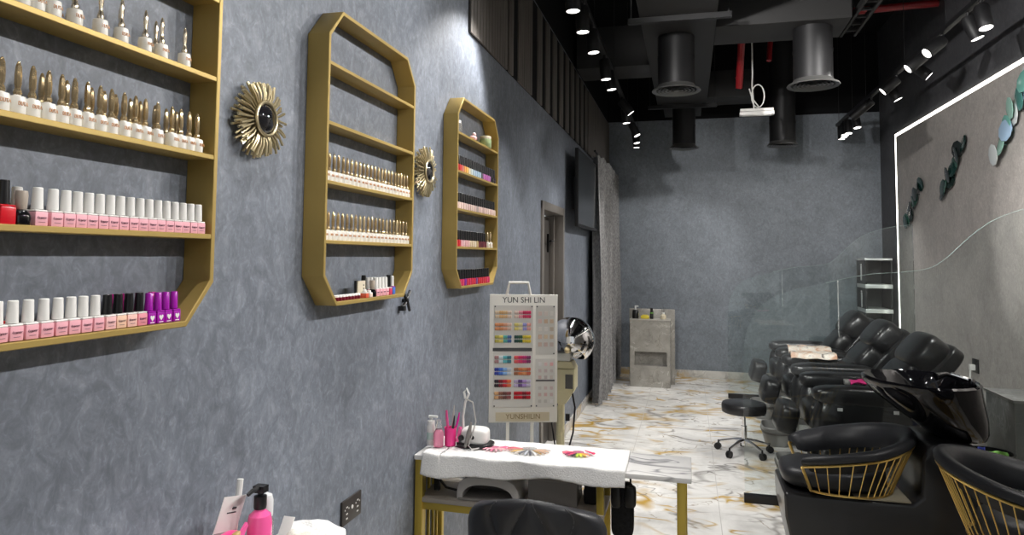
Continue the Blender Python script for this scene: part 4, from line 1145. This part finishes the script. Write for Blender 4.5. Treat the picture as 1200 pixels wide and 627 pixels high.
b = MB(); b.box(.645, .69, 2.60, 2.70, ZS, ZS+.075); b.box(.64, .70, 2.62, 2.68, ZS, ZS+.05)
solo('charger', b, M['black'], 'black charger block at the end of the lower shelf', 'charger', bevel=.006)
b = MB(); b.tube([(.06, 2.60, ZS+.125), (.062, 2.60, ZS+.05), (.10, 2.60, ZS+.012), (.17, 2.58, ZS+.01)], .005, 6); b.box(.052, .072, 2.59, 2.61, ZS, ZS+.05)
solo('power_cord', b, M['black'], 'black power cord and plug at the wall end of the lower shelf', 'cord')
bg = thing('black_bag', 'small black bag hanging under the marble top beside the inner leg', 'bag', (.785, 2.64, .479))
b = MB(); b.pillow((0, 0, .095), (.042, .028, .098), .35, .4); ob('bag_body', b, fabric('black_nylon', (.008, .008, .009), (.016, .016, .018), 90, .3, .7), bg)
b = MB(); b.pillow((.030, -.02, .15), (.022, .02, .04), .5, .5); b.pillow((-.022, -.02, .15), (.02, .018, .045), .5, .5); ob('bag_pocket', b, M['black'], bg)
b = MB(); b.tube([(-.03, 0, .18), (-.028, 0, .235), (.0, 0, .246), (.028, 0, .235), (.03, 0, .18)], .004, 6); ob('strap', b, M['black'], bg)

# ---------------------------------------------------------------- quilted nail chair
ch = thing('quilted_chair', 'dark quilted leather chair with V stitching in front of the nail table', 'chair', (.60, 2.06, 0))
def backp(u, v, off=0.):
    """u -1..1 across, v 0..1 up; the outside of the back faces the photographer"""
    e = max(0., (v-.74)/.26)
    w = .205*(1-.02*v) * (1 - .10*e - .32*e**3.5)
    x = u*w; z = .47+.372*v - .022*(u*u)*e - .0*u
    y = -.135 - .04*v + .060*(u*w/.2)**2
    return Vector((x, y+off, z))
NU, NV = 56, 44
seams = [(-.76, .10), (-.05, -.90), (.05, .90), (.76, -.10)]     # (u at top, u at bottom) of each seam
def puff(u, v):
    d = min(abs(u-(a*v+c*(1-v))) for a, c in seams)
    return .016*(1-math.exp(-(d/.07)))
def bk(u, v):
    U = u*2-1; p = backp(U, v)
    e = math.sqrt(max(0, min(1, (1-abs(U))/.12)*min(1, (1-v)/.05)))
    g = min(1, (1-v)/.16)
    p.y -= (.014+(puff(U, v)-.010)*g)*e; return p
b = MB(); rings = []
for j in range(NV+1):
    v = j/NV
    th = .030*math.sqrt(max(.02, min(1, (1-v)/.08)))
    fr = [bk(i/NU, v) for i in range(NU+1)]
    bkk = [backp(i/NU*2-1, v, th) for i in range(NU, -1, -1)]
    rings.append(fr+bkk)
b.loft(rings)
bk_o = ob('backrest', b, M['leather_grey'], ch, bevel=0, angle=80)
b = MB()
for a, c in seams:
    b.tube([bk((a*v+c*(1-v)+1)/2, v)+Vector((0, -.0004, 0)) for v in [.985*k/24 for k in range(25)]], .0021, 6)
ob('stitching', b, pm('pale_thread', (.055, .055, .06), .6), bk_o)
b = MB(); b.pillow((0, .03, .47), (.205, .20, .045), .35, .35); ob('seat', b, M['leather_grey'], ch)
b = MB(); b.cyl((0, .03, .43), (0, .03, .09), .025); ob('column', b, M['gold_leg'], ch)
for k in range(5):
    a = R(90+72*k); b = MB(); b.tube([(0, .03, .10), (math.cos(a)*.25, .03+math.sin(a)*.25, .02)], [.02, .014], 8); ob('leg', b, M['gold_leg'], ch)

# ---------------------------------------------------------------- colour chart board on its stand
bd = thing('colour_board', 'ivory nail colour chart board on a thin stand behind the nail table', 'display board', (.235, 3.32, 0), R(18.5))
W, Z0, Z1 = .338, .700, 1.325
b = MB(); b.box(-W/2, W/2, -.008, .008, Z0, Z1); ob('panel', b, M['cream_pale'], bd, bevel=.003)
pn = [c for c in bd.children][0]
b = MB(); b.box(-.069, .005, -.0, .014, Z1, Z1+.06); b2 = MB()
b2.tube([(-.085, 0, Z1-.01), (-.072, 0, Z1+.058), (.022, 0, Z1+.058), (.035, 0, Z1-.01)], .0075, 8); ob('handle', b2, M['cream_pale'], bd)
fy = -.0085
def rect(x0, x1, z0, z1, d=.002): bb = MB(); bb.box(x0, x1, fy-d, fy, z0, z1); return bb
CP = cm(.70, .685, .64, .6)
ob('chart_sheet', rect(-.148, .046, .775, 1.045), CP, pn); ob('chart_sheet', rect(-.148, .046, 1.065, 1.272), CP, pn)
ob('chart_sheet', rect(.060, .156, .775, 1.010), CP, pn); ob('chart_sheet', rect(.060, .156, 1.030, 1.272), CP, pn)
ob('dark_bar', rect(-.152, .042, 1.047, 1.063, .003), cm(.07, .07, .07, .5), pn); ob('dark_bar', rect(.062, .155, .900, .908, .004), cm(.10, .10, .10, .5), pn)
ob('footer_bar', rect(-.135, .130, Z0+.008, Z0+.050), cm(.62, .55, .40, .5), pn)
lettering('headline', 'YUN SHI LIN', .040, M['inkdark'], pn, (.0, fy-.001, 1.297), (1, 0, 0), (0, 0, 1), .95)
lettering('footer_text', 'YUNSHILIN', .034, cm(.25, .18, .08, .5), pn, (0, fy-.003, Z0+.029), (1, 0, 0), (0, 0, 1), 1.)
groups = [  # column, z, colours
    (0, 1.228, [(.75, .60, .42), (.70, .42, .18), (.72, .48, .25), (.75, .6, .5)]), (1, 1.228, [(.72, .58, .5), (.75, .30, .36), (.55, .03, .10), (.60, .03, .12)]),
    (0, 1.168, [(.68, .28, .12), (.62, .25, .10), (.68, .35, .22), (.72, .52, .42)]), (1, 1.168, [(.72, .62, .18), (.75, .68, .40), (.30, .30, .62), (.75, .36, .30)]),
    (0, 1.108, [(.45, .40, .08), (.72, .60, .15), (.10, .38, .34), (.05, .12, .30)]), (1, 1.108, [(.01, .06, .05), (.02, .08, .03), (.60, .48, .04), (.72, .55, .05)]),
    (0, 1.008, [(.40, .22, .22), (.62, .72, .74), (.10, .42, .46), (.03, .16, .20)]), (1, 1.008, [(.68, .10, .10), (.60, .02, .12), (.45, .02, .15), (.18, .02, .10)]),
    (0, .950, [(.02, .04, .30), (.05, .16, .55), (.25, .45, .75), (.55, .60, .68)]), (1, .950, [(.30, .12, .06), (.55, .16, .05), (.60, .25, .10), (.52, .12, .06)]),
    (0, .892, [(.02, .01, .02), (.20, .01, .02), (.55, .02, .04), (.68, .15, .05)]), (1, .892, [(.50, .42, .62), (.12, .06, .22), (.42, .28, .60), (.55, .50, .65)]),
    (0, .834, [(.68, .40, .20), (.28, .12, .08), (.16, .06, .05), (.28, .08, .08)]), (1, .834, [(.50, .01, .02), (.55, .01, .03), (.22, .01, .02), (.50, .01, .03)])]
for colm, z, cs in groups:
    b = MB(); ms = []
    xa = -.143 if colm == 0 else -.047
    for k, c in enumerate(cs):
        b.cur = k; ms.append(cm(*c))
        for q in range(2):
            for r_ in range(2):
                xx = xa+.006+(k*2+q)*.0102; zz = z+(.009 if r_ else -.011)
                b.pillow((xx, fy-.004, zz), (.0062, .003, .0085), .7, .7, nu=8, nv=6)
    ob('swatch', b, ms, pn)
beige = [[(.72, .58, .52), (.74, .66, .60), (.78, .75, .70)], [(.75, .55, .50), (.62, .45, .32), (.70, .55, .40)], [(.78, .74, .68), (.78, .75, .70), (.60, .52, .42)], [(.70, .50, .38), (.74, .60, .42), (.66, .52, .36)], [(.62, .48, .40), (.60, .45, .40), (.62, .52, .46)]]
for r_, row in enumerate(beige):
    b = MB(); ms = []
    for k, c in enumerate(row):
        b.cur = k; ms.append(cm(*c)); b.box(.072+k*.029, .090+k*.029, fy-.005, fy-.001, 1.222-r_*.038, 1.242-r_*.038)
    ob('swatch', b, ms, pn)
pale = [[(.76, .74, .72), (.76, .56, .54), (.76, .42, .42)], [(.62, .52, .5), (.6, .5, .48), (.6, .54, .5)], [(.62, .45, .42), (.5, .44, .42), (.62, .55, .5)], [(.58, .56, .52), (.62, .50, .48), (.62, .5, .48)], [(.60, .45, .42), (.62, .42, .40), (.62, .48, .46)], [(.56, .54, .50), (.56, .54, .5), (.78, .76, .74)]]
for r_, row in enumerate(pale):
    b = MB(); ms = []
    zz = .985-r_*.032-(.02 if r_ > 2 else 0)
    for k, c in enumerate(row):
        b.cur = k; ms.append(cm(*c)); b.box(.074+k*.029, .089+k*.029, fy-.005, fy-.001, zz-.009, zz+.007)
    ob('swatch', b, ms, pn)
b = MB()
for x, z in ((-.142, 1.266), (.040, 1.266), (.066, 1.266), (.150, 1.266), (-.142, .781), (.040, .781), (.066, .781), (.150, .781), (.150, 1.036)): b.cyl((x, fy-.002, z), (x, fy-.005, z), .0035, n=8)
ob('pin', b, M['inkdark'], pn)
b = MB()
for x in (-.075, .045): b.box(x-.008, x+.008, -.006, .006, .0, Z0+.01)
b.box(-.14, .14, -.10, .10, 0, .014); ob('stand', b, M['cream_pale'], bd, bevel=.002)

# ---------------------------------------------------------------- salon hood dryer
hd = thing('hood_dryer', 'cream salon hood dryer with a chrome dome behind the colour board', 'hair dryer', (.27, 4.22, 0))
b = MB(); dr = .142; prof = [(dr*math.sin(R(q)), dr*math.cos(R(q))) for q in range(2, 122, 5)]
prof += [((dr-.006)*math.sin(R(q)), (dr-.006)*math.cos(R(q))) for q in range(121, 2, -5)]
axd = Vector((.30, .42, .80)).normalized()
b.lathe(prof, 36, (.055, 0, 1.0), tuple(axd), caps=False)
ob('dome', b, M['chrome'], hd)
b = MB(); b.pillow((.05, -.105, .955), (.018, .05, .022), .9, .8); ob('visor_grip', b, cm(.72, .58, .32), hd)
b = MB(); b.box(-.055, .085, -.07, .07, .705, .83); b.prism([(-.06, .83), (.09, .83), (.065, .875), (-.04, .875)], -.06, .06, 'y'); ob('control_box', b, M['cream'], hd, bevel=.008)
b = MB(); b.box(.030, .076, -.074, -.07, .715, .80); ob('dial_plate', b, M['grey_dk'], hd)
b = MB(); b.box(-.045, .055, -.055, .055, .875, .925); ob('clear_cover', b, cm(.70, .70, .66), hd, bevel=.01)
b = MB(); b.prism([(-.05, .70), (.08, .70), (.03, .62), (-.03, .60)], -.05, .05, 'y'); b.box(-.05, .07, -.055, .055, .69, .705); ob('bracket', b, M['cream'], hd, bevel=.006)
b = MB(); b.cyl((-.012, 0, .62), (-.012, 0, .03), .026, n=16); ob('column', b, M['cream'], hd)
for k in range(5):
    a = R(20+72*k); b = MB(); b.tube([(-.012, 0, .06), (-.012+math.cos(a)*.2, math.sin(a)*.2, .025)], [.02, .014], 8); lg = ob('leg', b, M['cream'], hd)
    b = MB(); b.cyl((-.012+math.cos(a)*.2-.008, math.sin(a)*.2, .018), (-.012+math.cos(a)*.2+.008, math.sin(a)*.2, .018), .018); ob('caster', b, M['black'], lg)
b = MB(); b.tube([(.065, -.03, .69), (.085, -.04, .60), (.075, -.05, .45), (.04, -.06, .32), (.02, -.07, .22), (.03, -.06, .10)], .006, 6)
b.tube([(-.02, -.06, .62), (-.055, -.06, .5), (-.03, -.07, .36), (.03, -.08, .25)], .005, 6); b.box(.03, .055, -.06, -.04, .52, .56); ob('cord', b, M['black'], hd)

# ---------------------------------------------------------------- near side table (below the frame) and what stands on it
ZN = .80
sd = thing('side_table', 'small white side table against the wall under the cropped shelf, mostly out of frame', 'table', (.17, 1.25, 0))
b = MB(); b.box(.004, .33, .92, 1.62, ZN-.021, ZN-.001); ob('tabletop', b, M['tabletop'], sd, world=True, bevel=.003)
for x, y in ((.03, .95), (.30, .95), (.03, 1.59), (.30, 1.59)):
    b = MB(); b.box(x-.012, x+.012, y-.012, y+.012, 0, ZN-.02); ob('leg', b, M['gold_leg'], sd, world=True)
pb = thing('pump_bottle', 'bright pink lotion bottle with a black pump near the bottom edge', 'bottle', (.125, 1.335, ZN))
b = MB(); b.lathe([(.024, 0), (.026, .004), (.026, .135), (.023, .150), (.012, .160), (.011, .166)], 28); ob('bottle', b, M['pinkliq'], pb)
b = MB(); b.lathe([(.0125, .163), (.0135, .166), (.0135, .190), (.006, .192), (.006, .200)], 20); b.box(-.013, .013, -.010, .010, .198, .212); b.tube([(0, -.005, .207), (-.004, -.025, .207), (-.006, -.036, .202)], [.006, .005, .004], 8); ob('pump', b, M['black'], pb)
cb = thing('spray_bottle', 'clear bottle with a frosted dome cap beside the pink lotion bottle', 'bottle', (.085, 1.415, ZN))
b = MB(); b.lathe([(.018, 0), (.019, .003), (.019, .105), (.015, .115)], 20); ob('bottle', b, M['bottle_glass'], cb)
b = MB(); b.lathe([(.0165, .115), (.0172, .118), (.0172, .150), (.014, .162), (.004, .167)], 20); ob('cap', b, cm(.70, .72, .72, .25), cb)
fs_ = thing('nail_tube', 'slim clear tube with a white cap leaning behind the lotion bottle', 'tube', (.06, 1.352, ZN))
b = MB(); b.tube([(0, -.03, .0), (0, -.004, .17)], .0065, 10); ob('tube_body', b, cm(.72, .50, .46), fs_)
b = MB(); b.tube([(0, -.004, .17), (0, .002, .214)], .0072, 10); ob('cap', b, M['white'], fs_)
pkp = thing('card_packet', 'white card packet with small print leaning on the plaster wall', 'packet', (.04, 1.245, ZN))
mt = Matrix.Rotation(R(-14), 4, 'X') @ Matrix.Rotation(R(14), 4, 'Y')
b = MB(); b.grid(lambda u, v: mt @ Vector((.012*math.sin(PI*v)*.6, -.038+u*.076, v*.212)), 6, 10, (.0015, 0, 0)); ob('card', b, M['white'], pkp)
b = MB(); b.box(.004, .0062, .0, .012, .186, .190, mt); b.box(.004, .0062, -.014, .016, .178, .180, mt); ob('print', b, M['inkdark'], pkp)
b = MB(); b.grid(lambda u, v: mt @ Vector((.012*math.sin(PI*v)*.6+.0022, -.036+u*.072,  .05+v*.115)), 6, 8, (.001, 0, 0)); ob('clear_window', b, cm(.36, .35, .34, .2), pkp)
pch = thing('pink_pouch', 'hot pink pouch with small charms in front of the white card packet', 'pouch', (.115, 1.238, ZN))
b = MB(); b.pillow((0, 0, .072), (.022, .046, .0725), .5, .5); ob('pouch_body', b, M['pink'], pch)
b = MB(); b.pillow((.016, .01, .138), (.008, .014, .009), .8, .8); ob('charm', b, cm(.45, .30, .10), pch)
b = MB(); b.prism([(-.03, .112), (.034, .158), (.037, .150), (.0, .106)], .018, .024, 'x'); ob('flap', b, M['pinkliq'], pch)
def pile(cx, cy, hx, hy, hz, name, m, lab):
    b = MB(); b.pillow((cx, cy, ZN+hz), (hx, hy, hz), .55, .7, nu=30, nv=16)
    b.v = [(v[0], v[1], v[2] + .008*noise.noise(Vector(v)*28) if v[2] > ZN+.01 else v[2]) for v in b.v]
    return solo(name, b, m, lab, 'towel', angle=180)
pile(.125, 1.555, .080, .060, .0205, 'rolled_towel', M['towel'], 'white rolled towel near the bottom edge beside the black socket')
pile(.145, 1.468, .040, .024, .032, 'folded_cloth', fabric('cream_cotton', (.70, .68, .60), (.82, .80, .72), 150, .5), 'cream cloth between the lotion bottle and the rolled towel')
b = MB(); mt = Matrix.Translation((.085, 1.462, ZN)) @ Matrix.Rotation(R(-35), 4, 'X'); b.box(-.015, .015, -.0010, .0010, .0, .094, mt)
solo('tag_card', b, M['white'], 'small white tag sticking up behind the cream cloth', 'card', bevel=.0005)

# ================================================================ light, camera, colour
w = bpy.data.worlds.new('shopfront_daylight'); bpy.context.scene.world = w; w.use_nodes = True
w.node_tree.nodes['Background'].inputs['Color'].default_value = (.95, .98, 1.0, 1)
w.node_tree.nodes['Background'].inputs['Strength'].default_value = .55

cam = bpy.data.cameras.new('camera'); co = bpy.data.objects.new('camera', cam); COL.objects.link(co)
cam.sensor_width = 36; cam.lens = 24.0; cam.shift_y = -61.5/1200; cam.clip_start = .05
co.matrix_world = Matrix(((0.96819257, 0.00627828, 0.25012743, 1.03), (0.25004286, -0.06039683, -0.96634921, 0.), (0.00903989, 0.9981547, -0.0600456, 1.515), (0, 0, 0, 1)))
sc = bpy.context.scene; sc.camera = co
sc.view_settings.view_transform = 'Standard'; sc.view_settings.look = 'None'; sc.view_settings.gamma = 1.; sc.view_settings.exposure = .10
sc.view_settings.use_curve_mapping = False
sc.cycles.max_bounces = 8; sc.cycles.sample_clamp_indirect = 4.; sc.cycles.use_denoising = True
